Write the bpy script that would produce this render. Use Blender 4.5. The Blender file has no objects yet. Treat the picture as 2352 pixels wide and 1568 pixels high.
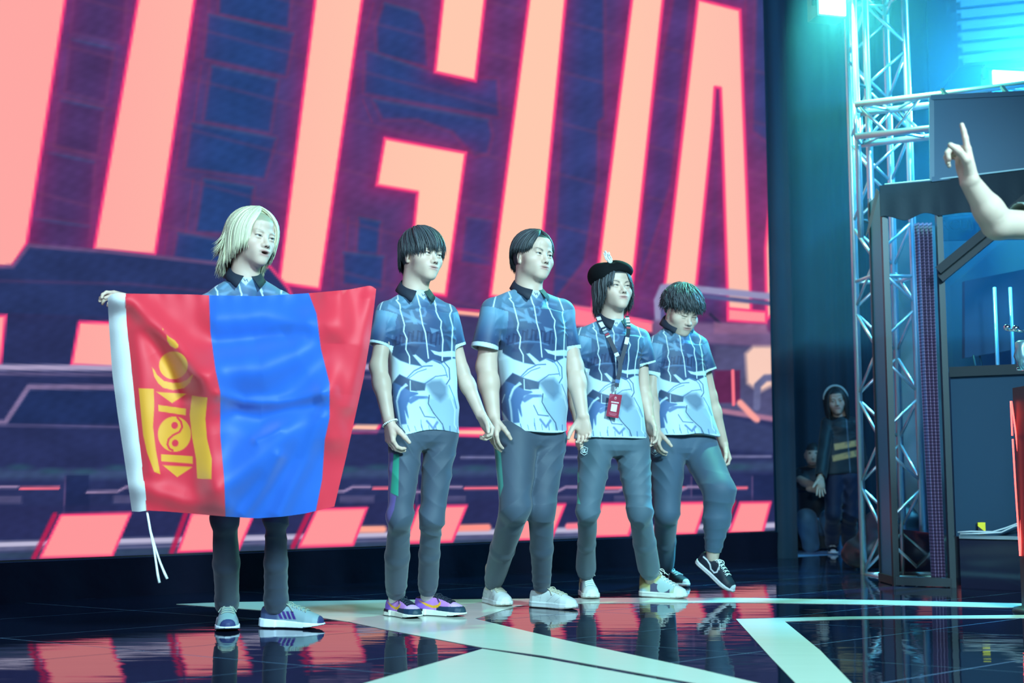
import bpy, math, random
import numpy as np
from mathutils import Vector, Matrix

# ------------------------------------------------------------------ camera, world, lights, exposure
SC = bpy.context.scene
COL = SC.collection
F_PX, CX, CY, HZ, CAM_H = 2900.0, 1176.0, 784.0, 1100.0, 0.64     # photograph frame 2352 x 1568
PITCH = math.atan((HZ - CY) / F_PX)
cam_d = bpy.data.cameras.new('camera'); cam = bpy.data.objects.new('camera', cam_d); COL.objects.link(cam)
cam_d.sensor_width = 36.0; cam_d.lens = F_PX / 2352.0 * 36.0
cam.location = (0, 0, CAM_H); cam.rotation_euler = (math.pi / 2 + PITCH, 0, 0)
cam_d.dof.use_dof = True; cam_d.dof.focus_distance = 5.9; cam_d.dof.aperture_fstop = 2.2
cam_d.clip_start = 0.05
SC.camera = cam
SC.view_settings.view_transform = 'Standard'; SC.view_settings.look = 'None'
SC.view_settings.gamma = 1.0; SC.view_settings.use_curve_mapping = False
SC.view_settings.exposure = 0.0
SC.cycles.max_bounces = 6; SC.cycles.diffuse_bounces = 3; SC.cycles.glossy_bounces = 4; SC.cycles.transparent_max_bounces = 8; SC.cycles.sample_clamp_indirect = 4.0
SC.cycles.volume_bounces = 0; SC.cycles.caustics_reflective = False; SC.cycles.caustics_refractive = False

W = bpy.data.worlds.new('hall_ambient'); SC.world = W; W.use_nodes = True
W.node_tree.nodes['Background'].inputs[0].default_value = (0.10, 0.26, 0.70, 1)
W.node_tree.nodes['Background'].inputs[1].default_value = 0.11


def light(name, kind, loc, aim, energy, color, size=0.5, angle=60, blend=0.6):
    d = bpy.data.lights.new(name, kind); o = bpy.data.objects.new(name, d); COL.objects.link(o)
    d.energy = energy; d.color = color
    if kind == 'AREA': d.shape = 'DISK'; d.size = size
    else: d.shadow_soft_size = size
    if kind == 'SPOT': d.spot_size = math.radians(angle); d.spot_blend = blend
    o.location = loc
    o.rotation_euler = (Vector(aim) - Vector(loc)).to_track_quat('-Z', 'Y').to_euler()
    return o


CYAN = (0.47, 0.91, 1.0); BLUE = (0.10, 0.40, 1.0); TEAL = (0.15, 0.95, 0.80)
# front-of-house wash from the hall's lighting bridge, high on the audience's right
light('front_wash_key', 'SPOT', (3.6, -1.2, 4.9), (0.1, 6.2, 1.0), 5400, CYAN, 0.6, 50, 0.45)
light('front_wash_fill', 'SPOT', (-1.2, -3.0, 4.4), (-0.2, 6.0, 1.1), 2000, (0.55, 0.82, 1.0), 0.8, 40, 0.5)
# blue and teal stage lamps hanging behind the booth on the right
light('blue_back_wash', 'SPOT', (5.2, 7.2, 5.4), (3.2, 10.6, 2.2), 900, (0.08, 0.55, 1.0), 0.3, 110, 0.8)


# ------------------------------------------------------------------ photograph pixel -> place
_c, _s = math.cos(PITCH), math.sin(PITCH)


def ray(px, py):
    a = (np.asarray(px, float) - CX) / F_PX; b = (CY - np.asarray(py, float)) / F_PX
    return np.stack([a, _c - b * _s, b * _c + _s], -1)


def at(px, py, d):
    """point seen at (px,py) whose distance in front of the camera (along the floor) is d"""
    r = ray(px, py)
    return np.array([0, 0, CAM_H]) + r * (np.asarray(d, float) / r[..., 1])[..., None]


def onfloor(px, py, z=0.0):
    r = ray(px, py)
    return np.array([0, 0, CAM_H]) + r * ((z - CAM_H) / r[..., 2])[..., None]


def project(p):
    p = np.asarray(p, float); y = p[..., 1]; z = p[..., 2] - CAM_H
    f = y * _c + z * _s; u = -y * _s + z * _c
    return CX + F_PX * p[..., 0] / f, CY - F_PX * u / f


def srgb(c):
    c = np.asarray(c, float) / 255.0
    return np.where(c <= 0.04045, c / 12.92, ((c + 0.055) / 1.055) ** 2.4)


# ------------------------------------------------------------------ materials
def mat(name, color=(0.5, 0.5, 0.5), rough=0.6, metal=0.0, attr=None, spec=0.5, emit=None, estr=1.0, bump=None, trans=0.0, sheen=0.0, alpha=1.0, coat=0.0):
    m = bpy.data.materials.new(name); m.use_nodes = True
    nt = m.node_tree; b = nt.nodes['Principled BSDF']
    b.inputs['Base Color'].default_value = (*color, 1); b.inputs['Roughness'].default_value = rough
    b.inputs['Metallic'].default_value = metal; b.inputs['Specular IOR Level'].default_value = spec
    b.inputs['Transmission Weight'].default_value = trans; b.inputs['Sheen Weight'].default_value = sheen
    b.inputs['Alpha'].default_value = alpha; b.inputs['Coat Weight'].default_value = coat
    if attr:
        a = nt.nodes.new('ShaderNodeAttribute'); a.attribute_name = attr
        nt.links.new(a.outputs['Color'], b.inputs['Base Color'])
    if emit is not None:
        b.inputs['Emission Color'].default_value = (*emit, 1); b.inputs['Emission Strength'].default_value = estr
    if bump:                                   # (scale, strength, distance)
        tc = nt.nodes.new('ShaderNodeTexCoord'); n = nt.nodes.new('ShaderNodeTexNoise'); n.inputs['Scale'].default_value = bump[0]
        n.inputs['Detail'].default_value = 4
        bp = nt.nodes.new('ShaderNodeBump'); bp.inputs['Strength'].default_value = bump[1]; bp.inputs['Distance'].default_value = bump[2]
        nt.links.new(tc.outputs['Object'], n.inputs['Vector'])
        nt.links.new(n.outputs['Fac'], bp.inputs['Height']); nt.links.new(bp.outputs['Normal'], b.inputs['Normal'])
    return m


# ------------------------------------------------------------------ object helpers
def link(name, me, material=None, parent=None):
    o = bpy.data.objects.new(name, me); COL.objects.link(o)
    if material is not None: me.materials.append(material)
    if parent is not None: o.parent = parent
    return o


def tag(o, label=None, cat=None, group=None, kind=None):
    if label: o['label'] = label
    if cat: o['category'] = cat
    if group: o['group'] = group
    if kind: o['kind'] = kind
    return o


def empty(name, loc, label=None, cat=None, group=None, kind=None):
    o = bpy.data.objects.new(name, None); COL.objects.link(o); o.location = loc; o.empty_display_size = 0.1
    return tag(o, label, cat, group, kind)


def mesh_np(name, v, f, col=None, smooth=True, attr='Col'):
    """numpy mesh: v (n,3); f list of arrays of quads/tris or one (m,4)/(m,3) array; col (n,3) linear"""
    v = np.asarray(v, np.float32); fs = [np.asarray(x, np.int32) for x in (f if isinstance(f, list) else [f]) if len(x)]
    me = bpy.data.meshes.new(name)
    me.vertices.add(len(v)); me.vertices.foreach_set('co', v.ravel())
    idx = np.concatenate([x.ravel() for x in fs]); cnt = np.concatenate([np.full(len(x), x.shape[1], np.int32) for x in fs])
    me.loops.add(len(idx)); me.loops.foreach_set('vertex_index', idx)
    st = np.concatenate([[0], np.cumsum(cnt)[:-1]]).astype(np.int32)
    me.polygons.add(len(cnt)); me.polygons.foreach_set('loop_start', st)
    try: me.polygons.foreach_set('loop_total', cnt)
    except Exception: pass
    me.polygons.foreach_set('use_smooth', np.full(len(cnt), bool(smooth)))
    me.update(calc_edges=True)
    if col is not None:
        a = me.attributes.new(attr, 'FLOAT_COLOR', 'POINT')
        c = np.ones((len(v), 4), np.float32); c[:, :3] = np.clip(np.asarray(col, np.float32), 0, 4); a.data.foreach_set('color', c.ravel())
    me.validate()
    return me


class MB:
    """collects boxes, bars, tubes, prisms; build() links them as one mesh object"""
    def __init__(s): s.v = []; s.f3 = []; s.f4 = []; s.n = 0
    def add(s, v, f4=(), f3=()):
        v = np.asarray(v, float); s.v.append(v)
        if len(f4): s.f4.append(np.asarray(f4) + s.n)
        if len(f3): s.f3.append(np.asarray(f3) + s.n)
        s.n += len(v); return s
    def box(s, c, size, R=None):
        h = np.asarray(size) / 2.0
        q = np.array([[x, y, z] for x in (-1, 1) for y in (-1, 1) for z in (-1, 1)]) * h
        if R is not None: q = q @ np.asarray(R).T
        return s.add(q + np.asarray(c), [[0, 1, 3, 2], [4, 6, 7, 5], [0, 4, 5, 1], [2, 3, 7, 6], [0, 2, 6, 4], [1, 5, 7, 3]])
    def bar(s, a, b, w, t=None, up=(0, 0, 1)):
        a = np.asarray(a, float); b = np.asarray(b, float); d = b - a; L = np.linalg.norm(d); z = d / L
        x = np.cross(np.asarray(up, float), z)
        if np.linalg.norm(x) < 1e-4: x = np.cross((0, 1, 0), z)
        x /= np.linalg.norm(x); y = np.cross(z, x)
        return s.box((a + b) / 2, (w, t or w, L), np.stack([x, y, z], 1))
    def tube(s, pts, r, n=8, cap=True):
        pts = np.asarray(pts, float); m = len(pts); r = np.broadcast_to(np.asarray(r, float), (m,))
        T = np.gradient(pts, axis=0); T /= np.linalg.norm(T, axis=1)[:, None] + 1e-12
        u = np.cross(T[0], (0, 0, 1)); u = u if np.linalg.norm(u) > 1e-3 else np.cross(T[0], (0, 1, 0)); u /= np.linalg.norm(u)
        V = []; a = np.linspace(0, 2 * np.pi, n, endpoint=False)
        for i in range(m):
            u = u - T[i] * np.dot(u, T[i]); u /= np.linalg.norm(u) + 1e-12; w = np.cross(T[i], u)
            V.append(pts[i] + r[i] * (np.cos(a)[:, None] * u + np.sin(a)[:, None] * w))
        V = np.concatenate(V); F = []
        for i in range(m - 1):
            for j in range(n): F.append([i * n + j, i * n + (j + 1) % n, (i + 1) * n + (j + 1) % n, (i + 1) * n + j])
        f3 = []
        if cap:
            V = np.concatenate([V, pts[:1], pts[-1:]]); k = m * n
            for j in range(n): f3 += [[k, (j + 1) % n, j], [k + 1, (m - 1) * n + j, (m - 1) * n + (j + 1) % n]]
        return s.add(V, F, f3)
    def prism(s, poly, ext):
        """planar polygon poly (n,3) extruded by vector ext; fan from the centre (convex outlines)"""
        p = np.asarray(poly, float); n = len(p); e = np.asarray(ext, float)
        V = np.concatenate([p, p + e, [p.mean(0)], [p.mean(0) + e]]); F = []; T = []
        for i in range(n):
            j = (i + 1) % n; F.append([i, j, n + j, n + i]); T += [[2 * n, j, i], [2 * n + 1, n + i, n + j]]
        return s.add(V, F, T)
    def data(s):
        v = np.concatenate(s.v); fs = []
        if s.f4: fs.append(np.concatenate(s.f4))
        if s.f3: fs.append(np.concatenate(s.f3))
        return v, fs
    def build(s, name, material=None, parent=None, smooth=False, col=None):
        v, fs = s.data()
        me = mesh_np(name, v, fs, col, smooth)
        o = link(name, me, material, parent)
        return o


# ------------------------------------------------------------------ 2D paint helpers (print on cloth, picture on the screen)
def pdist(P, poly, closed=True):
    """distance of points P (n,2) to polyline"""
    Q = np.asarray(poly, float); B = np.roll(Q, -1, 0) if closed else Q[1:]; A = Q if closed else Q[:-1]
    d = np.full(len(P), 1e9)
    for a, b in zip(A, B):
        e = b - a; t = np.clip(((P - a) @ e) / (e @ e + 1e-12), 0, 1)
        q = P - a - t[:, None] * e; d = np.minimum(d, np.einsum('ij,ij->i', q, q))
    return np.sqrt(d)


def pin(P, poly):
    Q = np.asarray(poly, float); ins = np.zeros(len(P), bool); j = len(Q) - 1; x, y = P[:, 0], P[:, 1]
    for i in range(len(Q)):
        xi, yi = Q[i]; xj, yj = Q[j]
        if yi != yj: ins ^= ((yi > y) != (yj > y)) & (x < (xj - xi) * (y - yi) / (yj - yi) + xi)
        j = i
    return ins


class Paint:
    """layers of colour (sRGB 0-255) on sample points P"""
    def __init__(s, P, base): s.P = np.asarray(P, float); s.c = np.tile(np.asarray(base, float), (len(P), 1)) if np.ndim(base) == 1 else np.array(base, float)
    def mix(s, m, col):
        m = np.clip(m, 0, 1)[:, None]; s.c = s.c * (1 - m) + np.asarray(col, float) * m
    def _near(s, Q, pad):
        Q = np.asarray(Q, float); lo = Q.min(0) - pad; hi = Q.max(0) + pad
        return np.nonzero(((s.P >= lo) & (s.P <= hi)).all(1))[0]
    def imix(s, i, m, col):
        m = np.clip(m, 0, 1)[:, None]; s.c[i] = s.c[i] * (1 - m) + np.asarray(col, float) * m
    def poly(s, Q, col, soft=2.0, a=1.0, rim=None, rimw=4.0, rima=1.0):
        i = s._near(Q, soft + rimw + 2)
        if not len(i): return
        p = s.P[i]; d = pdist(p, Q) * np.where(pin(p, Q), -1, 1); s.imix(i, a * np.clip(0.5 - d / soft, 0, 1), col)
        if rim is not None: s.imix(i, rima * np.clip(1.2 - np.abs(d) / rimw, 0, 1), rim)
    def line(s, Q, w, col, soft=1.5, a=1.0):
        i = s._near(Q, w + soft + 2)
        if not len(i): return
        s.imix(i, a * np.clip(0.5 - (pdist(s.P[i], Q, False) - w / 2) / soft, 0, 1), col)
    def disc(s, c, r, col, soft=2.0, a=1.0):
        c = np.asarray(c, float); r = np.broadcast_to(np.asarray(r, float), (2,))
        d = (np.sqrt((((s.P - c) / r) ** 2).sum(1)) - 1) * r.min()
        s.mix(a * np.clip(0.5 - d / soft, 0, 1), col)
    def lin(s): return srgb(s.c)


def waves(P, freq, seed, n=7):
    """cheap smooth noise in about -1..1: a sum of sine waves in random directions"""
    g = np.random.default_rng(seed); P = np.asarray(P); o = 0
    for _ in range(n):
        k = g.normal(size=P.shape[-1]); k *= freq * g.uniform(0.6, 1.5) / np.linalg.norm(k)
        o = o + np.sin(P @ k + g.uniform(0, 6.28))
    return o / math.sqrt(n)
# ------------------------------------------------------------------ the setting: stage floor, video wall, drapes
A0 = onfloor(0, 1387)[:2]; A1 = onfloor(1753, 1283.5)[:2]            # foot of the video wall, read off the floor
WDIR = (A1 - A0) / np.linalg.norm(A1 - A0); WN = np.array([WDIR[1], -WDIR[0]])   # WN points to the audience


def wall_pt(px, py, off=0.0):
    r = ray(px, py); o = A0 + WN * off
    t = (o @ WN) / (r[..., :2] @ WN)
    return np.array([0, 0, CAM_H]) + r * t[..., None]


wall_len_r = (wall_pt(1768, 700)[:2] - A0) @ WDIR
W_U0, W_U1, W_Z0, W_Z1 = -2.3, wall_len_r, 0.222, 5.3

# floor slab and its glossy deck panels
SEAM = mat('floor_slab_edge_light', (0.30, 0.42, 0.70), 0.4)  # light caught by the panel edges is put into this pale blue seam colour
fl = MB().box((1.0, 6.0, -0.0515), (22, 22, 0.1)).build('floor', SEAM); tag(fl, kind='structure')


def gloss_floor(name, color, rough, wav):
    m = mat(name, color, rough, spec=0.9)
    nt = m.node_tree; b = nt.nodes['Principled BSDF']; b.inputs['IOR'].default_value = 3.0 if wav > 0.06 else 1.6
    tc = nt.nodes.new('ShaderNodeTexCoord'); mp = nt.nodes.new('ShaderNodeMapping'); mp.inputs['Scale'].default_value = (1.1, 7.0, 1.0)
    n = nt.nodes.new('ShaderNodeTexNoise'); n.inputs['Scale'].default_value = 1.0; n.inputs['Detail'].default_value = 3.0; n.inputs['Roughness'].default_value = 0.55
    bp = nt.nodes.new('ShaderNodeBump'); bp.inputs['Strength'].default_value = wav; bp.inputs['Distance'].default_value = 0.02
    nt.links.new(tc.outputs['Generated' if False else 'Object'], mp.inputs['Vector']); nt.links.new(mp.outputs['Vector'], n.inputs['Vector'])
    nt.links.new(n.outputs['Fac'], bp.inputs['Height']); nt.links.new(bp.outputs['Normal'], b.inputs['Normal'])
    return m


DECK = gloss_floor('glossy_black_deck', (0.006, 0.008, 0.022), 0.03, 0.065)
VINYL = gloss_floor('mint_white_vinyl', (0.70, 0.74, 0.66), 0.16, 0.05)
D2 = np.array([0.872, -0.489])                                        # direction of the second family of seams
n1 = np.array([-WDIR[1], WDIR[0]]); off0 = onfloor(0, 1465)[:2] @ n1
n2 = np.array([-D2[1], D2[0]]); off2 = onfloor(1293, 1470)[:2] @ n2
Mx = np.linalg.inv(np.stack([n1, n2]))
SP1, SP2 = 0.725, 1.05
for i in range(-6, 12):
    for j in range(-9, 12):
        a, b = off0 + i * SP1, off2 + j * SP2; g = 0.0032
        q = np.array([Mx @ np.array(t) for t in ((a + g, b + g), (a + SP1 - g, b + g), (a + SP1 - g, b + SP2 - g), (a + g, b + SP2 - g))])
        c = q.mean(0)
        if not (1.5 < c[1] < 13.5 and abs(c[0]) < 2.2 + 0.46 * c[1]) or (c - A0) @ WN < 0.35: continue
        if np.cross(q[1] - q[0], q[2] - q[1]) < 0: q = q[::-1]
        z = np.concatenate([q, np.full((4, 1), -0.008)], 1)
        MB().prism(z, (0, 0, 0.008)).build('deck_panel', DECK, fl)


def floor_poly(name, pts, m, z=0.0006, par=None, th=0.0012):
    p = onfloor(np.array([q[0] for q in pts], float), np.array([q[1] for q in pts], float)); p[:, 2] = z
    bm_v = [Vector(x) for x in p]
    from mathutils.geometry import tessellate_polygon
    t = tessellate_polygon([bm_v]); n = len(p)
    V = np.concatenate([p, p + np.array([0, 0, th])]); F3 = []
    for a, b, c in t:
        if np.cross(p[b][:2] - p[a][:2], p[c][:2] - p[a][:2]) < 0: b, c = c, b
        F3.append([n + a, n + b, n + c])
    F4 = [[i, (i + 1) % n, n + (i + 1) % n, n + i] for i in range(n)]
    return link(name, mesh_np(name, V, [np.array(F4), np.array(F3)], smooth=False), m, par)


floor_poly('vinyl_stripe', [(405, 1387.5), (520, 1383), (900, 1378), (1500, 1372.5), (1700, 1373), (2000, 1378), (2352, 1386), (2700, 1396), (2700, 1406), (2352, 1396), (2000, 1388), (1700, 1384), (1500, 1384), (1250, 1386), (1190, 1391),
           (1090, 1421), (1300, 1471), (1600, 1536), (1765, 1575), (2000, 1640), (1700, 1640), (1610, 1572), (1240, 1505), (1105, 1487), (880, 1445), (800, 1428), (640, 1404)], VINYL, par=fl)
floor_poly('vinyl_stripe', [(1108, 1490.5), (1240, 1511), (1600, 1577), (1780, 1660), (500, 1660), (690, 1615), (842, 1568)], VINYL, par=fl)
floor_poly('vinyl_stripe', [(1690, 1421.5), (1950, 1416), (2352, 1412.5), (2700, 1410), (2700, 1417), (2352, 1419), (1960, 1422), (1802, 1427), (1885, 1495), (1957, 1570), (2020, 1650), (1880, 1650), (1826, 1568), (1770, 1510)], VINYL, par=fl)

# the video wall
nu, nz = 760, 470
uu = np.linspace(W_U0, W_U1, nu); zz = np.linspace(W_Z0, W_Z1, nz)
U, Z = np.meshgrid(uu, zz, indexing='ij')
VP = np.stack([A0[0] + WDIR[0] * U, A0[1] + WDIR[1] * U, Z], -1).reshape(-1, 3)
PX = np.stack(project(VP), -1)                                       # where the wall stands in the photograph: the picture is laid out from it
x, y = PX[:, 0], PX[:, 1]
base = np.array([62, 66, 122.]) + 0 * x[:, None]
g = 0.5 + 0.5 * waves(PX, 0.012, 3)
base += (np.array([86, 60, 112.]) - base) * (0.75 * np.clip(g, 0, 1))[:, None]
pt = Paint(PX, base)
low = np.clip((y - 640 - 0.03 * x) / 90, 0, 1)
pt.mix(low * 0.93, (40, 50, 94))
# worn armour blocks between the letters
LET = []                                                              # lit letter strokes (polygons)
LET.append([(-80, -400), (185, -400), (151, 0), (62, 560), (28, 612), (-10, 612), (-160, 600)])
LET.append([(345, -400), (486, -400), (448, 0), (357, 585), (215, 574), (316, 0)])
LET.append([(770, -400), (875, -400), (833, 0), (735, 665), (640, 650), (723, 0)])
LET.append([(1020, -120), (1130, -120), (1115, 0), (1093, 187), (998, 166), (1016, 0)])
LET.append([(883, 316), (1071, 350), (1025, 680), (935, 668), (958, 442), (864, 426)])
LET.append([(1245, -300), (1335, -300), (1300, 0), (1232, 700), (1125, 680), (1214, 0)])
LET.append([(1478, -300), (1555, -300), (1524, 0), (1455, 640), (1440, 720), (1360, 706), (1376, 590), (1450, 0)])
LET.append([(1602, -3), (1701, 22), (1708, 230), (1721, 560), (1727, 735), (1672, 732), (1657, 280), (1654, 203), (1643, 201), (1638, 285), (1601, 650), (1596, 720), (1516, 710), (1528, 640)])
LET.append([(1757, 570), (1775, 380), (1800, 700), (1760, 735)])
LETB = [[(-160, 722), (14, 724), (2, 835), (-160, 830)], [(181, 738), (330, 742), (325, 846), (163, 839)],
        [(830, 954), (885, 953), (866, 992), (794, 992)], [(1048, 984), (1118, 984), (1118, 1002), (1046, 1000)], [(1300, 972), (1326, 972), (1326, 1021), (1300, 1020)]]
blocks = [[(180, -60), (290, -40), (280, 96), (165, 72)], [(165, 90), (258, 112), (240, 232), (152, 208)], [(140, 230), (236, 250), (222, 352), (128, 334)],
          [(110, 350), (215, 372), (205, 520), (92, 505)], [(65, 500), (205, 520), (200, 570), (60, 558)],
          [(508, -80), (670, -40), (660, 62), (505, 30)], [(480, 34), (673, 78), (655, 172), (470, 132)], [(488, 152), (636, 184), (618, 302), (470, 276)],
          [(442, 284), (632, 318), (606, 408), (428, 384)], [(470, 412), (580, 430), (570, 536), (452, 530)], [(410, 536), (520, 552), (510, 610), (400, 590)],
          [(884, 8), (960, 30), (975, 60), (980, 150), (868, 122), (866, 60)], [(842, 118), (1000, 170), (1050, 196), (1100, 182), (1140, 184), (1144, 266), (838, 212)],
          [(860, 230), (1120, 276), (1128, 310), (1118, 350), (1090, 356), (1040, 300), (960, 272), (880, 272)],
          [(826, 500), (872, 510), (864, 600), (820, 590)], [(790, 580), (880, 590), (875, 660), (790, 650)], [(1072, 500), (1132, 508), (1128, 610), (1060, 600)],
          [(1320, -60), (1385, -60), (1386, 268), (1372, 280), (1370, 420), (1340, 600), (1270, 690), (1290, 320), (1296, 60)], [(1560, -60), (1590, -60), (1540, 420), (1470, 640), (1490, 300)],
          [(1740, -60), (1775, -60), (1775, 330), (1730, 300)]]
for i, q in enumerate(blocks):
    pt.line(list(q) + [q[0]], 16, (104, 62, 106), 8, 0.45); pt.poly(q, (36, 68, 126) if q[0][0] > 400 else (66, 54, 104), 9, 0.95); pt.line([q[0], q[1]], 7, (50, 84, 134), 8, 0.6); pt.line([(q[-1][0] - 26, q[-1][1] + 8), (q[0][0] - 26, q[0][1])], 5, (120, 58, 100), 5, 0.4)
for q in LET:                                                         # the letters' halo on the artwork behind them
    Q = np.array(q, float); i = pt._near(Q, 130); d = pdist(PX[i], Q); m = np.zeros(len(PX)); m[i] = 0.62 * np.exp(-d / 30.0); pt.mix(m, (176, 36, 104))
for y0 in range(-300, 620, 118):                                      # rows of plates, seen as thin joints
    pt.line([(-200, y0 - 40), (1800, y0 + 480)], 8, (124, 66, 108), 8, 0.28)
tint = np.clip((x - 120) / 900, 0, 1)
lcol = np.array([255, 168, 164.]) + (np.array([255, 202, 176.]) - np.array([255, 168, 164.])) * tint[:, None]
wv = np.clip((x - 1350) / 400, 0, 1)[:, None]; lcol = lcol + (np.array([255, 186, 174.]) - lcol) * wv * 0.8
for q in LET + LETB:
    Q = np.array(q, float); i = pt._near(Q, 14); p = PX[i]; d = pdist(p, Q) * np.where(pin(p, Q), -1, 1)
    m = np.zeros(len(PX)); m[i] = np.clip(0.5 - d / 3, 0, 1); mm = m[:, None]; pt.c = pt.c * (1 - mm) + lcol * mm
    m[:] = 0; m[i] = np.clip(1.15 - np.abs(d + 1) / 5.0, 0, 1); pt.mix(m, (255, 62, 128))
# machinery along the lower half of the artwork
NV, VI = (36, 54, 100), (120, 106, 150)
pt.poly([(30, 612), (66, 563), (250, 576), (512, 604), (622, 612), (660, 660), (676, 680), (676, 740), (-200, 712), (-200, 616)], (42, 56, 104), 6)
pt.line([(-200, 618), (30, 612), (66, 564), (250, 578), (512, 606)], 9, (104, 80, 126), 6, 0.9); pt.line([(-200, 640), (300, 652), (680, 690)], 6, (74, 60, 106), 8, 0.8)
pt.line([(512, 606), (620, 612), (662, 662), (690, 720)], 7, (255, 70, 130), 5, 0.9)
pt.line([(-200, 842), (470, 846), (880, 842)], 13, (172, 160, 196), 6); pt.line([(-200, 856), (900, 866)], 8, (90, 84, 126), 6)
pt.poly([(12, 972), (66, 888), (480, 890), (880, 896), (880, 975)], (34, 50, 96), 6); pt.line([(-200, 972), (12, 970), (66, 888), (480, 890)], 12, (126, 110, 152), 6)
pt.line([(0, 976), (880, 990)], 6, (84, 82, 128), 5); pt.line([(-200, 1090), (880, 1085), (1770, 1070)], 22, (58, 76, 116), 14)
for k in range(26):
    x0 = -180 + 75 * k; pt.disc((x0, 1078 + 6 * math.sin(k * 1.7)), (26, 7), (46, 84, 104), 8, 0.6)
pt.line([(1060, 1050), (1180, 1050), (1770, 1048)], 6, (130, 132, 176), 4, 0.8)
for xa in (40, 330, 850, 1060, 1340, 1480, 1620):                     # glowing circuit traces
    pt.line([(xa - 130, 1130), (xa - 60, 1128), (xa - 40, 1118), (xa, 1118)], 6, (150, 130, 170), 4); pt.line([(xa + 8, 1121), (xa + 95, 1120)], 6, (255, 116, 140), 4)
    pt.poly([(xa - 70, 1138), (xa + 10, 1138), (xa + 10, 1156), (xa - 70, 1156)], (86, 84, 126), 4, 0.8)
    pt.poly([(xa + 110, 1090), (xa + 165, 1090), (xa + 165, 1240), (xa + 110, 1240)], (30, 42, 84), 4, 0.8); pt.line([(xa + 108, 1095), (xa + 108, 1235)], 4, (90, 74, 120), 3, 0.8)
pt.poly([(-200, 1165), (1800, 1140), (1800, 1205), (-200, 1240)], (42, 46, 90), 8, 0.6)
pt.line([(-200, 1256), (470, 1238), (1100, 1222), (1780, 1206)], 13, (190, 186, 216), 6); pt.line([(-200, 1268), (1100, 1236), (1780, 1216)], 8, (96, 100, 140), 5)
pt.line([(820, 1216), (880, 1215)], 16, (255, 170, 150), 6); pt.line([(1030, 1213), (1120, 1211)], 16, (255, 150, 140), 6); pt.line([(1305, 1208), (1326, 1207)], 14, (255, 130, 150), 5)
pt.line([(-200, 1282), (1100, 1246), (1780, 1224)], 16, (52, 70, 100), 8)
# right-hand side of the artwork: pipes, an arm and lit slots
pt.poly([(1240, 690), (1370, 708), (1500, 742), (1500, 764), (1240, 742)], (255, 128, 150), 8); pt.line([(1235, 690), (1500, 740)], 6, (255, 92, 140), 4)
pt.line([(1000, 712), (1100, 722)], 10, (255, 176, 160), 5); pt.line([(1000, 706), (1100, 714)], 4, (255, 60, 126), 3)
pt.poly([(1040, 730), (1500, 770), (1780, 770), (1780, 880), (1040, 860)], (70, 64, 108), 18, 0.8)
pt.line([(1514, 770), (1510, 690), (1522, 660), (1560, 660), (1800, 684)], 16, (150, 148, 190), 6); pt.line([(1524, 772), (1522, 700), (1534, 678), (1580, 676), (1800, 700)], 10, (84, 88, 138), 5)
pt.poly([(1500, 735), (1640, 742), (1800, 768), (1800, 800), (1500, 780)], (118, 92, 136), 10)
pt.line([(1632, 722), (1672, 760)], 7, (52, 48, 84), 4)
pt.poly([(1672, 708), (1760, 716), (1760, 742), (1672, 736)], (255, 150, 158), 4, rim=(255, 62, 128)); pt.poly([(1640, 740), (1760, 744), (1765, 766), (1640, 766)], (140, 100, 140), 8)
pt.poly([(1640, 792), (1780, 800), (1780, 960), (1636, 935)], (84, 84, 124), 12, 0.9); pt.poly([(1640, 850), (1700, 850), (1700, 925), (1636, 925)], (96, 42, 86), 5); pt.line([(1683, 852), (1685, 928)], 8, (255, 120, 140), 3)
pt.poly([(1712, 812), (1730, 795), (1775, 795), (1775, 885), (1745, 900), (1716, 880)], (250, 206, 190), 12)
pt.line([(1738, 935), (1740, 885), (1758, 868), (1790, 866)], 16, (104, 108, 150), 6); pt.line([(1650, 942), (1790, 964)], 12, (170, 120, 150), 6); pt.line([(1700, 925), (1738, 964)], 15, (255, 166, 160), 6)
pt.poly([(1640, 950), (1780, 980), (1780, 1040), (1640, 1030)], (56, 66, 110), 10)
for q in ([(140, 1182), (300, 1178), (258, 1276), (92, 1281)], [(441, 1178), (586, 1174), (548, 1262), (409, 1267)], [(728, 1169), (843, 1166), (811, 1251), (687, 1255)],
          [(962, 1163), (1072, 1161), (1039, 1243), (930, 1246)], [(1192, 1160), (1298, 1158), (1266, 1238), (1158, 1240)], [(1382, 1157), (1470, 1156), (1443, 1230), (1352, 1232)],
          [(1545, 1155), (1622, 1154), (1597, 1226), (1518, 1227)], [(1700, 1154), (1770, 1153), (1752, 1222), (1675, 1223)], [(-190, 1188), (-20, 1184), (-66, 1286), (-240, 1292)]):
    Q = np.array(q, float); pt.line([Q[0] - (14, 0), Q[3] - (14, 0)], 12, (190, 34, 84), 6, 0.9)
    pt.poly(q, (255, 152, 156), 3, rim=(255, 70, 126))
gr = waves(PX * (0.5, 1.6), 0.35, 17) * 0.5 + waves(PX * (0.3, 1.0), 0.09, 18) * 0.8; dark = pt.c[:, 0] < 150; pt.c[dark] *= (1 + 0.045 * gr[dark])[:, None]
pt.c = np.clip(pt.c, 0, 255)
c = pt.lin()
sat = np.clip(np.stack([c[:, 0] * 1.0, c[:, 1], c[:, 2]], 1), 0, 1)
idx = np.arange(nu * nz).reshape(nu, nz)
quads = np.stack([idx[:-1, :-1], idx[1:, :-1], idx[1:, 1:], idx[:-1, 1:]], -1).reshape(-1, 4)
LEDM = bpy.data.materials.new('video_wall_picture'); LEDM.use_nodes = True
nt = LEDM.node_tree; nt.nodes.clear()
o_ = nt.nodes.new('ShaderNodeOutputMaterial'); e_ = nt.nodes.new('ShaderNodeEmission'); a_ = nt.nodes.new('ShaderNodeAttribute'); a_.attribute_name = 'Col'
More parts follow.
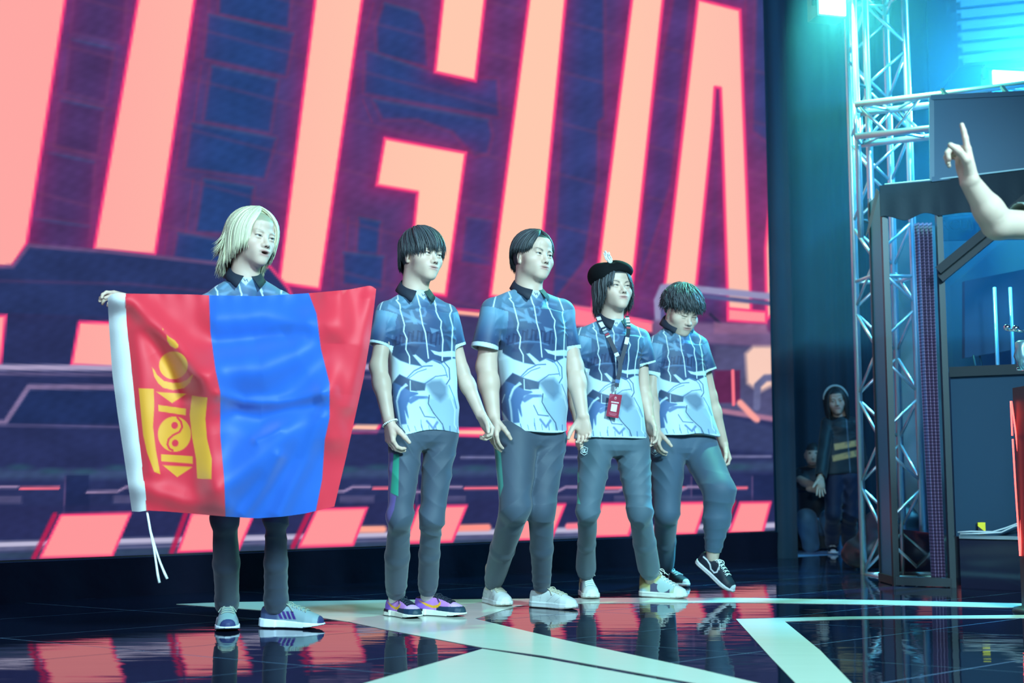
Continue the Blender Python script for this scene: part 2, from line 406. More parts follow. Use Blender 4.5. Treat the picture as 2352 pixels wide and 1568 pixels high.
nt.links.new(a_.outputs['Color'], e_.inputs['Color']); e_.inputs['Strength'].default_value = 1.0; nt.links.new(e_.outputs[0], o_.inputs[0])
vw = empty('video_wall', (*((A0 + A1) / 2), 0), 'giant LED video wall showing pink letters over dark machinery', 'screen')
mvw = -np.array(vw.location)
link('picture_surface', mesh_np('picture_surface', VP + mvw, quads, sat), LEDM, vw)
CASE = mat('screen_case', (0.01, 0.012, 0.02), 0.5)
uc = (W_U0 + W_U1) / 2; R3 = np.array([[WDIR[0], WN[0], 0], [WDIR[1], WN[1], 0], [0, 0, 1.0]])
pc = np.array([*(A0 + WDIR * uc - WN * 0.045), (W_Z0 + W_Z1) / 2]) + mvw
MB().box(pc, (W_U1 - W_U0 + 0.02, 0.08, W_Z1 - W_Z0 + 0.02), R3).build('screen_case', CASE, vw)
# black cloth skirt hanging under the screen down to the deck
SKIRT = mat('black_skirt_cloth', (0.003, 0.003, 0.012), 0.95, spec=0.1, bump=(6, 0.5, 0.03))
us = np.linspace(W_U0, W_U1 + 0.04, 260); zs = np.linspace(0.0, W_Z0 - 0.012, 9)
Us, Zs = np.meshgrid(us, zs, indexing='ij'); dp = 0.012 * np.sin(Us * 9) * (1 - Zs / 0.25) + 0.008 * np.sin(Us * 23 + 1) * (1 - Zs / 0.25)
Vs = np.stack([A0[0] + WDIR[0] * Us + WN[0] * (dp + 0.01), A0[1] + WDIR[1] * Us + WN[1] * (dp + 0.01), Zs], -1).reshape(-1, 3)
ii = np.arange(len(us) * len(zs)).reshape(len(us), len(zs))
sq = np.stack([ii[:-1, :-1], ii[1:, :-1], ii[1:, 1:], ii[:-1, 1:]], -1).reshape(-1, 4)
sk = link('stage_skirt', mesh_np('stage_skirt', Vs, sq), SKIRT)
tag(sk, 'black cloth skirt hanging between the video wall and the deck', 'skirt')

# black drapes to the right of the screen
DRAPE = mat('black_drape_cloth', (0.010, 0.028, 0.055), 0.85, sheen=0.2)
e = A0 + WDIR * (W_U1 + 0.03)


def drape(name, pts, h, amp, label, n=420):
    pts = np.asarray(pts, float); seg = np.concatenate([[0], np.cumsum(np.linalg.norm(np.diff(pts, axis=0), axis=1))])
    s = np.linspace(0, seg[-1], n); X = np.interp(s, seg, pts[:, 0]); Y = np.interp(s, seg, pts[:, 1])
    z = np.linspace(0.0, h, 14); S, Zd = np.meshgrid(s, z, indexing='ij')
    ph = np.sin(S * 34 + 1.5 * np.sin(S * 5)) * amp * (1 - 0.5 * Zd / h) + np.sin(S * 11) * amp * 0.8
    tx = np.gradient(X); ty = np.gradient(Y); L = np.hypot(tx, ty); nx, ny = ty / L, -tx / L
    V = np.stack([X[:, None] + nx[:, None] * ph, Y[:, None] + ny[:, None] * ph, Zd], -1).reshape(-1, 3)
    k = np.arange(n * 14).reshape(n, 14)
    f = np.stack([k[:-1, :-1], k[1:, :-1], k[1:, 1:], k[:-1, 1:]], -1).reshape(-1, 4)
    o = link(name, mesh_np(name, V, f), DRAPE); tag(o, label, 'curtain'); return o


drape('side_drape', [e, (2.325, 10.40)], 6.6, 0.012, 'tall narrow black drape hanging beside the end of the video wall', 160)
drape('back_drape', [(2.35, 12.6), (7.5, 12.6)], 7.0, 0.03, 'wide black drape hanging behind the truss tower and the glass booth')
# ------------------------------------------------------------------ implicit-surface modelling: smooth unions sampled on a grid, skinned by surface nets
class Field:
    def __init__(s, lo, hi, h):
        s.h = float(h); s.lo = np.asarray(lo, float) - 3 * h
        s.n = np.ceil((np.asarray(hi, float) + 3 * h - s.lo) / h).astype(int) + 1
        s.D = np.full(tuple(s.n), 1.0, np.float32)
    def _win(s, lo, hi, pad):
        a = np.clip(np.floor((np.asarray(lo) - pad - s.lo) / s.h).astype(int), 0, s.n)
        b = np.clip(np.ceil((np.asarray(hi) + pad - s.lo) / s.h).astype(int) + 1, 0, s.n)
        if (b <= a).any(): return None
        g = [(s.lo[i] + s.h * np.arange(a[i], b[i])).astype(np.float32) for i in range(3)]
        return tuple(slice(a[i], b[i]) for i in range(3)), g[0][:, None, None], g[1][None, :, None], g[2][None, None, :]
    def u(s, prim, k=0.0):
        fn, lo, hi = prim; w = s._win(lo, hi, k + 3 * s.h)
        if w is None: return s
        d = fn(w[1], w[2], w[3]); o = s.D[w[0]]
        if k <= 0: s.D[w[0]] = np.minimum(o, d)
        else:
            h = np.clip(0.5 + 0.5 * (d - o) / k, 0, 1); s.D[w[0]] = np.where(o > 0.9, d, d * (1 - h) + o * h - k * h * (1 - h))
        return s
    def cut(s, prim, k=0.0):
        fn, lo, hi = prim; w = s._win(lo, hi, k + 3 * s.h)
        if w is None: return s
        d = -fn(w[1], w[2], w[3]); o = s.D[w[0]]
        if k <= 0: s.D[w[0]] = np.maximum(o, d)
        else:
            h = np.clip(0.5 - 0.5 * (d - o) / k, 0, 1); s.D[w[0]] = d * (1 - h) + o * h + k * h * (1 - h)
        return s
    def bend(s, fn, band=0.011):
        """adds a displacement fn(points)->offset near the surface"""
        i = np.nonzero(np.abs(s.D) < band); p = np.stack(i, -1) * s.h + s.lo
        s.D[i] += fn(p).astype(np.float32); return s
    def clip(s, fn):
        """keep only where fn(x,y,z) < 0"""
        w = s._win(s.lo, s.lo + s.h * s.n, 0); s.D = np.maximum(s.D, fn(w[1], w[2], w[3]).astype(np.float32)); return s
    def skin(s):
        D = s.D; D[0] = D[-1] = 1; D[:, 0] = D[:, -1] = 1; D[:, :, 0] = D[:, :, -1] = 1
        S = D < 0; nx, ny, nz = D.shape
        c8 = [(i, j, k) for i in (0, 1) for j in (0, 1) for k in (0, 1)]
        cnt = np.zeros((nx - 1, ny - 1, nz - 1), np.uint8)
        for i, j, k in c8: cnt += S[i:nx - 1 + i, j:ny - 1 + j, k:nz - 1 + k]
        act = (cnt > 0) & (cnt < 8); ci = np.stack(np.nonzero(act), -1); vid = np.full(act.shape, -1, np.int32); vid[act] = np.arange(len(ci))
        acc = np.zeros((len(ci), 3)); num = np.zeros(len(ci))
        val = {c: D[ci[:, 0] + c[0], ci[:, 1] + c[1], ci[:, 2] + c[2]] for c in c8}
        for a in c8:
            for ax in range(3):
                if a[ax]: continue
                b = list(a); b[ax] = 1; va, vb = val[a], val[tuple(b)]; m = (va < 0) != (vb < 0)
                t = np.where(m, va / np.where(m, va - vb, 1), 0); p = np.tile(np.array(a, float), (len(ci), 1)); p[:, ax] += t
                acc[m] += p[m]; num[m] += 1
        V = s.lo + s.h * (ci + acc / num[:, None]); Q = []
        for ax in range(3):
            sl0 = [slice(1, -1)] * 3; sl1 = [slice(1, -1)] * 3; sl0[ax] = slice(0, -1); sl1[ax] = slice(1, None)
            A, B = S[tuple(sl0)], S[tuple(sl1)]; e = np.stack(np.nonzero(A != B), -1); up = A[A != B]
            o = np.ones(3, int); o[ax] = 0; e = e + o; b1, b2 = (ax + 1) % 3, (ax + 2) % 3
            def g(i, j):
                q = e.copy(); q[:, b1] -= i; q[:, b2] -= j; return vid[q[:, 0], q[:, 1], q[:, 2]]
            f = np.stack([g(1, 1), g(0, 1), g(0, 0), g(1, 0)], -1); f[~up] = f[~up][:, ::-1]; Q.append(f)
        return V, np.concatenate(Q)


def relax(V, Q, it=2, lam=0.5):
    """Laplacian smoothing of a quad mesh"""
    e = np.concatenate([Q[:, [0, 1]], Q[:, [1, 2]], Q[:, [2, 3]], Q[:, [3, 0]]]); n = np.bincount(e.ravel(), minlength=len(V)).astype(float)
    for _ in range(it):
        S = np.zeros_like(V)
        for a in range(3): S[:, a] = np.bincount(e[:, 0], V[e[:, 1], a], len(V)) + np.bincount(e[:, 1], V[e[:, 0], a], len(V))
        V = V + lam * (S / n[:, None] - V)
    return V


def rc(a, b, ra, rb):
    """round cone (limb)"""
    a = np.asarray(a, float); b = np.asarray(b, float); e = b - a; L = float(e @ e) + 1e-12; m = max(ra, rb)
    def fn(x, y, z):
        t = np.clip(((x - a[0]) * e[0] + (y - a[1]) * e[1] + (z - a[2]) * e[2]) / L, 0, 1)
        return np.sqrt((x - a[0] - t * e[0]) ** 2 + (y - a[1] - t * e[1]) ** 2 + (z - a[2] - t * e[2]) ** 2) - (ra + (rb - ra) * t)
    return fn, np.minimum(a, b) - m, np.maximum(a, b) + m


def ell(c, r, R=None):
    """ellipsoid; columns of R are its axes"""
    c = np.asarray(c, float); r = np.asarray(r, float); R = np.eye(3) if R is None else np.asarray(R, float)
    def fn(x, y, z):
        X, Y, Z = x - c[0], y - c[1], z - c[2]
        q = [(X * R[0, i] + Y * R[1, i] + Z * R[2, i]) / r[i] for i in range(3)]
        k0 = np.sqrt(q[0] ** 2 + q[1] ** 2 + q[2] ** 2) + 1e-6; k1 = np.sqrt((q[0] / r[0]) ** 2 + (q[1] / r[1]) ** 2 + (q[2] / r[2]) ** 2) + 1e-6
        return k0 * (k0 - 1) / k1
    ext = np.sqrt(((R * r) ** 2).sum(1))
    return fn, c - ext, c + ext


def loft(O, R, zs, cx, cy, ax, by, p=2.3):
    """stack of (super)ellipses along the frame's z: half widths ax, by and centres cx, cy tabled over zs"""
    O = np.asarray(O, float); R = np.asarray(R, float); zs = np.asarray(zs, float)
    def I(w, t): return np.interp(w, zs, t).astype(np.float32)
    def fn(x, y, z):
        X, Y, Z = x - O[0], y - O[1], z - O[2]
        u = X * R[0, 0] + Y * R[1, 0] + Z * R[2, 0]; v = X * R[0, 1] + Y * R[1, 1] + Z * R[2, 1]; w = X * R[0, 2] + Y * R[1, 2] + Z * R[2, 2]
        a = I(w, ax); b = I(w, by)
        u = (u - I(w, cx)) / a; v = (v - I(w, cy)) / b; u *= u; v *= v
        if p > 2.01: u *= np.sqrt(np.sqrt(u)); v *= np.sqrt(np.sqrt(v)); q = (u + v) ** np.float32(0.4)
        else: q = np.sqrt(u + v)
        return np.maximum((q - 1) * np.minimum(a, b), np.maximum(zs[0] - w, w - zs[-1])).astype(np.float32)
    mx = np.max(ax) + np.max(np.abs(cx)); my = np.max(by) + np.max(np.abs(cy)); m = np.abs(R[:, 0]) * mx + np.abs(R[:, 1]) * my + 0.002
    pts = np.array([O + R[:, 2] * z for z in (zs[0], zs[-1])])
    return fn, pts.min(0) - m, pts.max(0) + m


def smooth_rows(t, rows, it=24):
    """rows of a table resampled smoothly (Catmull-like by repeated averaging)"""
    z = np.linspace(t[0], t[-1], 60); o = [np.interp(z, t, r) for r in rows]
    for _ in range(it):
        for r in o: r[1:-1] = (r[:-2] + 2 * r[1:-1] + r[2:]) / 4
    return z, o


def rot(yaw=0, pitch=0, roll=0):
    """local x = viewer's right, -y = front, z = up; yaw>0 turns the front to the viewer's right, pitch>0 looks down, roll>0 tilts the crown to the viewer's right"""
    cy, sy = math.cos(yaw), math.sin(yaw); Rz = np.array([[cy, -sy, 0], [sy, cy, 0], [0, 0, 1]])
    cp, sp = math.cos(pitch), math.sin(pitch); Rx = np.array([[1, 0, 0], [0, cp, -sp], [0, sp, cp]])
    cr, sr = math.cos(roll), math.sin(roll); Ry = np.array([[cr, 0, sr], [0, 1, 0], [-sr, 0, cr]])
    return Rz @ Ry @ Rx


def unit(v): v = np.asarray(v, float); return v / (np.linalg.norm(v) + 1e-12)
# ------------------------------------------------------------------ figure modelling
SKIN = mat('skin', attr='Col', rough=0.48, spec=0.4)
SKIN.node_tree.nodes['Principled BSDF'].inputs['Subsurface Weight'].default_value = 0.08
SKIN.node_tree.nodes['Principled BSDF'].inputs['Subsurface Radius'].default_value = (0.02, 0.008, 0.004)
CLOTH = mat('jersey_cloth', attr='Col', rough=0.55, spec=0.35, sheen=0.15)
PANT = mat('track_pants_cloth', attr='Col', rough=0.62, spec=0.35, sheen=0.2)
HAIRM = mat('hair', attr='Col', rough=0.5, spec=0.45)
SHOEM = mat('shoe_upper', attr='Col', rough=0.55, spec=0.4)
SOLEM = mat('shoe_sole', attr='Col', rough=0.5)
LACEM = mat('shoe_laces', attr='Col', rough=0.7)
COLLARM = mat('collar_rib', (0.010, 0.016, 0.034), 0.7)

BASE = [np.zeros(3)]
SKIN_C = np.array([0.60, 0.42, 0.34]); LIP_C = np.array([0.46, 0.20, 0.19]); BROW_C = np.array([0.035, 0.03, 0.032])


def head_mesh(neck, look, hair_c):
    """neck: (a, ra, b, rb) in head space. Returns V, Q, colours in head space (front = -y, eyes at z = 0)"""
    L = dict(jaw=1.0, cheek=1.0, mouth=0.0, eye=0.0032, gaze=0.0, fat=0.0, brow=1.0); L.update(look)
    f = L['fat']; F = Field((-0.1, -0.13, -0.20), (0.1, 0.125, 0.125), 0.0021)
    F.u(ell((0, 0.018, 0.030), (0.0735, 0.092, 0.084)))
    F.u(ell((0, -0.020, -0.025), (0.0625 + f, 0.066, 0.085)), 0.03)
    F.u(ell((0, -0.030, -0.068), ((0.050 + f) * L['jaw'], 0.054, 0.044)), 0.03)
    F.u(ell((0, -0.070, -0.099), (0.023 + f * 0.6, 0.021, 0.017)), 0.028)
    F.u(ell((0, -0.032, 0.052), (0.061, 0.058, 0.046)), 0.03)
    for s in (-1, 1):
        F.u(ell((s * 0.042, -0.049, -0.026), (0.024 + f, 0.028, 0.024)), 0.03)
        F.u(ell((s * 0.026, -0.0745, 0.019), (0.022, 0.013, 0.008)), 0.018)
    for s in (-1, 1): F.cut(ell((s * 0.031, -0.0935, 0.000), (0.019, 0.0125, 0.0105)), 0.012)
    F.u(rc((0, -0.078, 0.008), (0, -0.0985, -0.030), 0.0085, 0.0100), 0.013)
    F.u(ell((0, -0.1005, -0.0325), (0.0115, 0.0115, 0.0095)), 0.008)
    for s in (-1, 1):
        F.u(ell((s * 0.0130, -0.0915, -0.0360), (0.0082, 0.0100, 0.0072)), 0.006)
        F.u(ell((s * 0.031, -0.0735, 0.000), (0.0140, 0.0125, 0.0120)), 0.004)
        F.u(ell((s * 0.031, -0.0765, 0.0072), (0.0165, 0.0120, 0.0050)), 0.005)
        F.u(ell((s * 0.031, -0.0755, -0.0072), (0.0150, 0.0108, 0.0045)), 0.006)
        F.cut(ell((s * 0.0062, -0.1010, -0.0425), (0.0036, 0.0045, 0.0036)), 0.003)
    mo = L['mouth']
    F.u(ell((0, -0.070, -0.061), (0.034, 0.019, 0.025)), 0.024)
    F.u(ell((0, -0.0888, -0.0570), (0.0235, 0.0072, 0.0047)), 0.008)
    F.u(ell((0, -0.0868, -0.0672 - mo), (0.0205, 0.0082, 0.0055)), 0.008)
    if mo > 0: F.cut(ell((0, -0.093, -0.0625 - mo * 0.5), (0.0150, 0.020, 0.0022 + mo * 0.55)), 0.002)
    else: F.cut(ell((0, -0.0960, -0.0622), (0.0245, 0.0060, 0.0010)), 0.003)
    for s in (-1, 1):
        R = rot(s * 0.35, 0.0, 0); F.u(ell((s * 0.0765, 0.014, -0.014), (0.0075, 0.0175, 0.0300), R), 0.006); F.cut(ell((s * 0.0845, 0.010, -0.010), (0.0050, 0.0095, 0.0175), R), 0.003)
        F.u(ell((s * 0.0735, 0.010, -0.037), (0.006, 0.008, 0.009)), 0.004)
    F.u(rc(neck[0], neck[2], neck[1], neck[3]), 0.03)
    F.u(rc((0, 0.045, -0.02), neck[2], 0.05, neck[3] * 0.95), 0.03)
    V, Q = F.skin(); V = relax(V, Q, 1, 0.4)
    x, y, z = V.T; C = np.tile(SKIN_C, (len(V), 1)); C *= (1 + 0.05 * waves(V, 90, 5))[:, None]
    def mix(m, c): 
        nonlocal C
        m = np.clip(m, 0, 1)[:, None]; C = C * (1 - m) + np.asarray(c) * m
    fr = y < -0.055
    mix(0.30 * fr * np.exp(-(((np.abs(x) - 0.040) / 0.02) ** 2 + ((z + 0.035) / 0.02) ** 2)), (0.78, 0.40, 0.34))
    ml = np.abs(x) < 0.0225
    lip = np.exp(-((x / 0.024) ** 6)) * (np.clip(1.6 - np.abs(z + 0.0572) / 0.0034, 0, 1) + np.clip(1.6 - np.abs(z + 0.0672 + mo) / 0.0042, 0, 1))
    mix(0.8 * lip * (y < -0.074), LIP_C)
    mix((y < -0.070) * np.clip(1.5 - np.abs(z + 0.0622 + mo * 0.5) / (0.0014 + mo * 0.62), 0, 1) * np.clip(1.5 - np.abs(x) / 0.0185, 0, 1), (0.06, 0.02, 0.02))
    mix((y < -0.09) * np.clip(1.6 - np.hypot(np.abs(x) - 0.0062, z + 0.0415) / 0.0036, 0, 1), (0.10, 0.04, 0.035))
    op = L['eye']
    for s in (-1, 1):
        u = (s * x - 0.031) / 0.0150; tilt = 0.0012 * u; e = z - 0.0002 - tilt
        lidt = op * np.clip(1 - u * u, 0, 1); lidb = -op * 0.75 * np.clip(1 - u * u, 0, 1)
        ins = np.clip((lidt - e) / 0.0009 + 0.5, 0, 1) * np.clip((e - lidb) / 0.0009 + 0.5, 0, 1) * (np.abs(u) < 1) * fr
        mix(0.95 * ins, (0.42, 0.43, 0.46))
        ir = np.hypot(x - s * 0.031 - L['gaze'], e - 0.0004); mix(ins * np.clip((0.0068 - ir) / 0.001 + 0.5, 0, 1), (0.012, 0.010, 0.010))
        lash = np.clip(1.3 - np.abs(e - lidt) / 0.0017, 0, 1) * (np.abs(u) < 1.08) * fr; mix(0.92 * lash, (0.025, 0.02, 0.02))
        mix(0.35 * np.clip(1.2 - np.abs(e - lidb) / 0.0010, 0, 1) * (np.abs(u) < 1) * fr, (0.10, 0.06, 0.05))
        mix(0.30 * np.clip(1.2 - np.abs(e - lidt - 0.0042) / 0.0012, 0, 1) * (np.abs(u) < 1) * fr, (0.28, 0.16, 0.12))
        ub = (s * x - 0.033) / 0.021; bz = 0.0205 + 0.004 * (0.6 - (ub - 0.35) ** 2) + 0.002 * ub
        br = np.clip(1.35 - np.abs(z - bz) / (0.0036 * (1.15 - 0.45 * ub)), 0, 1) * np.clip(3.0 - 3.0 * np.abs(ub), 0, 1) * fr
        mix(0.97 * L['brow'] * br * (0.75 + 0.25 * np.sin(x * 2600 + z * 900)), BROW_C)
    hl = L.get('hairline', 0.062)                                     # scalp painted under the hair
    hz = np.where(y < -0.02, hl - 0.25 * np.clip(np.abs(x) - 0.03, 0, 1) - 0.9 * (y + 0.02) * 0, np.where(y < 0.03, 0.016 - 1.4 * (y + 0.02) * 0.3, -0.05))
    mix(np.clip((z - hz) / 0.006, 0, 1) * (np.abs(x) < 0.0745 + 0.02 * (z > 0.02)), hair_c)
    return V, Q, np.clip(C, 0, 1)


def locks(G, roots, rng, col, w=0.010, th=0.0045, m=12, jit=0.25):
    """hair locks: roots is a list of polylines (k,3) in head space; returns V,Q,C of flattened tapering tubes"""
    n = 6; ang = np.linspace(0, 2 * np.pi, n, endpoint=False); Vs, Qs, Cs = [], [], []; base = 0
    for pl in roots:
        pl = np.asarray(pl); seg = np.concatenate([[0], np.cumsum(np.linalg.norm(np.diff(pl, axis=0), axis=1))])
        t = np.linspace(0, 1, m) * seg[-1]; p = np.stack([np.interp(t, seg, pl[:, i]) for i in range(3)], -1)
        for _ in range(2): p[1:-1] = (p[:-2] + 2 * p[1:-1] + p[2:]) / 4
        T = np.gradient(p, axis=0); T /= np.linalg.norm(T, axis=1)[:, None] + 1e-9
        out = p - G; out -= T * np.einsum('ij,ij->i', out, T)[:, None]; out /= np.linalg.norm(out, axis=1)[:, None] + 1e-9
        sd = np.cross(T, out); s = np.linspace(0, 1, m)
        ww = w * rng.uniform(0.6, 1.25) * np.clip(np.minimum(0.55 + 2.5 * s, 1.0) * (1 - s ** 3.0) + 0.05, 0.05, 1); tt = th * rng.uniform(0.7, 1.2) * np.clip((1 - s ** 3.5) + 0.08, 0, 1)
        V = p[:, None] + ww[:, None, None] * np.cos(ang)[None, :, None] * sd[:, None] + tt[:, None, None] * np.sin(ang)[None, :, None] * out[:, None]
        i = np.arange(m - 1)[:, None] * n; j = np.arange(n)[None]; q = np.stack([i + j, i + (j + 1) % n, i + n + (j + 1) % n, i + n + j], -1).reshape(-1, 4)
        cap = np.array([[(m - 1) * n + 0, (m - 1) * n + 1, (m - 1) * n + 2, (m - 1) * n + 3], [(m - 1) * n + 0, (m - 1) * n + 3, (m - 1) * n + 4, (m - 1) * n + 5]])
        Vs.append(V.reshape(-1, 3)); Qs.append(np.concatenate([q, cap]) + base); base += m * n
        k = 1 + jit * rng.normal(); Cs.append(np.tile(np.clip(np.asarray(col(p[m // 2])) * k, 0, 1), (m * n, 1)) if callable(col) else np.tile(np.clip(np.asarray(col) * k, 0, 1), (m * n, 1)))
    return np.concatenate(Vs), np.concatenate(Qs), np.concatenate(Cs)


HC = np.array([0, 0.020, 0.030]); HR = np.array([0.0775, 0.0965, 0.0885])


def drape_lock(pole, phi, z_end, off0, off1, turn=0.0, curl=(0, 0, 0), flick=0.0, rng=None, start=0.05):
    """path of a lock combed from the pole over the skull towards azimuth phi (0 = face, + = viewer's right), hanging down to z_end"""
    p = unit(pole); fwd = np.array([0, -1.0, 0]); fwd -= p * (fwd @ p); fwd = unit(fwd); rgt = np.cross(fwd, p) * -1.0
    if rgt[0] < 0: rgt = -rgt
    al = np.linspace(start, 2.4, 60); pts = []
    t = (al - start) / 1.6
    ph = phi + turn * np.clip(t, 0, 1.2); off = off0 + (off1 - off0) * np.clip(t, 0, 1)
    u = np.cos(al)[:, None] * p + np.sin(al)[:, None] * (np.cos(ph)[:, None] * fwd + np.sin(ph)[:, None] * rgt)
    P = HC + (HR + off[:, None]) * u
    r = np.hypot(P[:, 0], P[:, 1] - HC[1]); k = int(np.argmax(r)) if r.max() > r[-1] else 59
    kz = np.nonzero(P[:, 2] <= z_end)[0]
    if len(kz) and kz[0] <= k + 2: P = P[:max(kz[0] + 1, 4)]
    else:
        P = P[:k + 1]; q = P[-1]; dz = q[2] - z_end; s = np.linspace(0, 1, 14)[1:, None]
        o = unit([q[0], q[1] - HC[1], 0]); inw = -0.10 * dz * s ** 1.5 + flick * s ** 3
        P = np.concatenate([P, q + np.concatenate([o[:2] * inw, -dz * s], 1)])
    if curl[0] > 0:
        L = np.linspace(0, 1, len(P)); a = curl[2] + L * curl[1]
        P = P + curl[0] * (0.25 + 0.75 * L[:, None]) * np.stack([np.cos(a), np.sin(a), np.sin(a * 0.7 + 1)], -1)
    return P


def hand_prims(W, d, n, th, curl=(0.35, 0.45, 0.35), thumb=0.4, s=1.0, spread=0.05, fcurl=None):
    """list of (prim, k): palm and five fingers. d towards the fingertips, n the way the palm faces, th the thumb side"""
    d = unit(d); n = unit(np.asarray(n) - d * (np.asarray(n) @ d)); t = np.cross(d, n); t = t if t @ np.asarray(th, float) > 0 else -t
    W = np.asarray(W, float); out = []
    o = np.array([0.029, 0.0095, -0.0100, -0.0280]) * s; ln = np.array([0.070, 0.079, 0.073, 0.057]) * s; kz = np.array([0.090, 0.094, 0.089, 0.080]) * s
    for i in range(4):
        K = W + d * kz[i] + t * o[i] - n * 0.003 * s
        out.append((rc(W + d * 0.006 + t * o[i] * 0.62, K, 0.0155 * s, 0.0110 * s), 0.012 * s))
    out.append((ell(W + d * 0.052 + n * 0.006 * s, np.array([0.034, 0.040, 0.0135]) * s, np.stack([t, d, n], 1)), 0.012 * s))
    out.append((rc(W + d * 0.02 + t * 0.018 * s + n * 0.004, W + d * 0.055 * s + t * 0.030 * s + n * 0.010 * s, 0.014 * s, 0.013 * s), 0.012 * s))
    for i in range(4):
        c = curl if fcurl is None else fcurl[i]
        K = W + d * kz[i] + t * o[i] - n * 0.003 * s; D0 = unit(d + t * spread * (1.2 - 0.8 * i)); a = 0.0; r0 = (0.0095, 0.0098, 0.0094, 0.0082)[i] * s
        for j, fr in enumerate((0.45, 0.30, 0.25)):
            a += c[j]; Dj = D0 * math.cos(a) + n * math.sin(a); K2 = K + Dj * ln[i] * fr
            out.append((rc(K, K2, r0 * (1 - 0.10 * j), r0 * (1 - 0.10 * (j + 1))), 0.0035 * s)); K = K2
    B = W + d * 0.028 * s + t * 0.026 * s + n * 0.008 * s; a = thumb
    Dt = unit(d * 0.72 + t * 0.62 + n * 0.35)
    for j, (ll, r0, r1) in enumerate(((0.040, 0.0150, 0.0120), (0.033, 0.0118, 0.0105), (0.028, 0.0105, 0.0082))):
        B2 = B + Dt * ll * s; out.append((rc(B, B2, r0 * s, r1 * s), 0.005 * s)); B = B2
        Dt = unit(Dt * math.cos(a * 0.6) + unit(n * 0.55 + d * 0.5 - t * 0.55) * math.sin(a * 0.6))
    return out


def arm_mesh(sh, el, wr, hand, r=(0.047, 0.041, 0.042, 0.0265), h=0.0026):
    prims = [(rc(sh, el, r[0], r[1]), 0.0), (rc(el, np.asarray(el) + 0.35 * (np.asarray(wr) - el), r[1], r[2]), 0.02), (rc(np.asarray(el) + 0.3 * (np.asarray(wr) - el), wr, r[2], r[3]), 0.02)] + hand
    lo = np.min([p[0][1] for p in prims], 0); hi = np.max([p[0][2] for p in prims], 0); F = Field(lo, hi, h)
    for p, k in prims: F.u(p, k)
    V, Q = F.skin(); V = relax(V, Q, 1, 0.5)
    C = np.tile(SKIN_C, (len(V), 1)) * (1 + 0.05 * waves(V, 60, 9))[:, None]
    return V, Q, C


def capcone(a, b, ra, rb, over=0.0):
    """limb of cloth: round at a, cut flat at b"""
    a = np.asarray(a, float); b = np.asarray(b, float); e = b - a; L = math.sqrt(e @ e); e = e / L; m = max(ra, rb)
    def fn(x, y, z):
        t = (x - a[0]) * e[0] + (y - a[1]) * e[1] + (z - a[2]) * e[2]; tc = np.clip(t, 0, L)
        d = np.sqrt((x - a[0] - tc * e[0]) ** 2 + (y - a[1] - tc * e[1]) ** 2 + (z - a[2] - tc * e[2]) ** 2) if False else None
        tl = np.maximum(t, 0); d = np.sqrt(np.maximum((x - a[0] - tl * e[0]) ** 2 + (y - a[1] - tl * e[1]) ** 2 + (z - a[2] - tl * e[2]) ** 2, 0)) - (ra + (rb - ra) * np.clip(t / L, 0, 1.3))
        return np.maximum(d, t - L)
    return fn, np.minimum(a, b) - m, np.maximum(a, b) + m


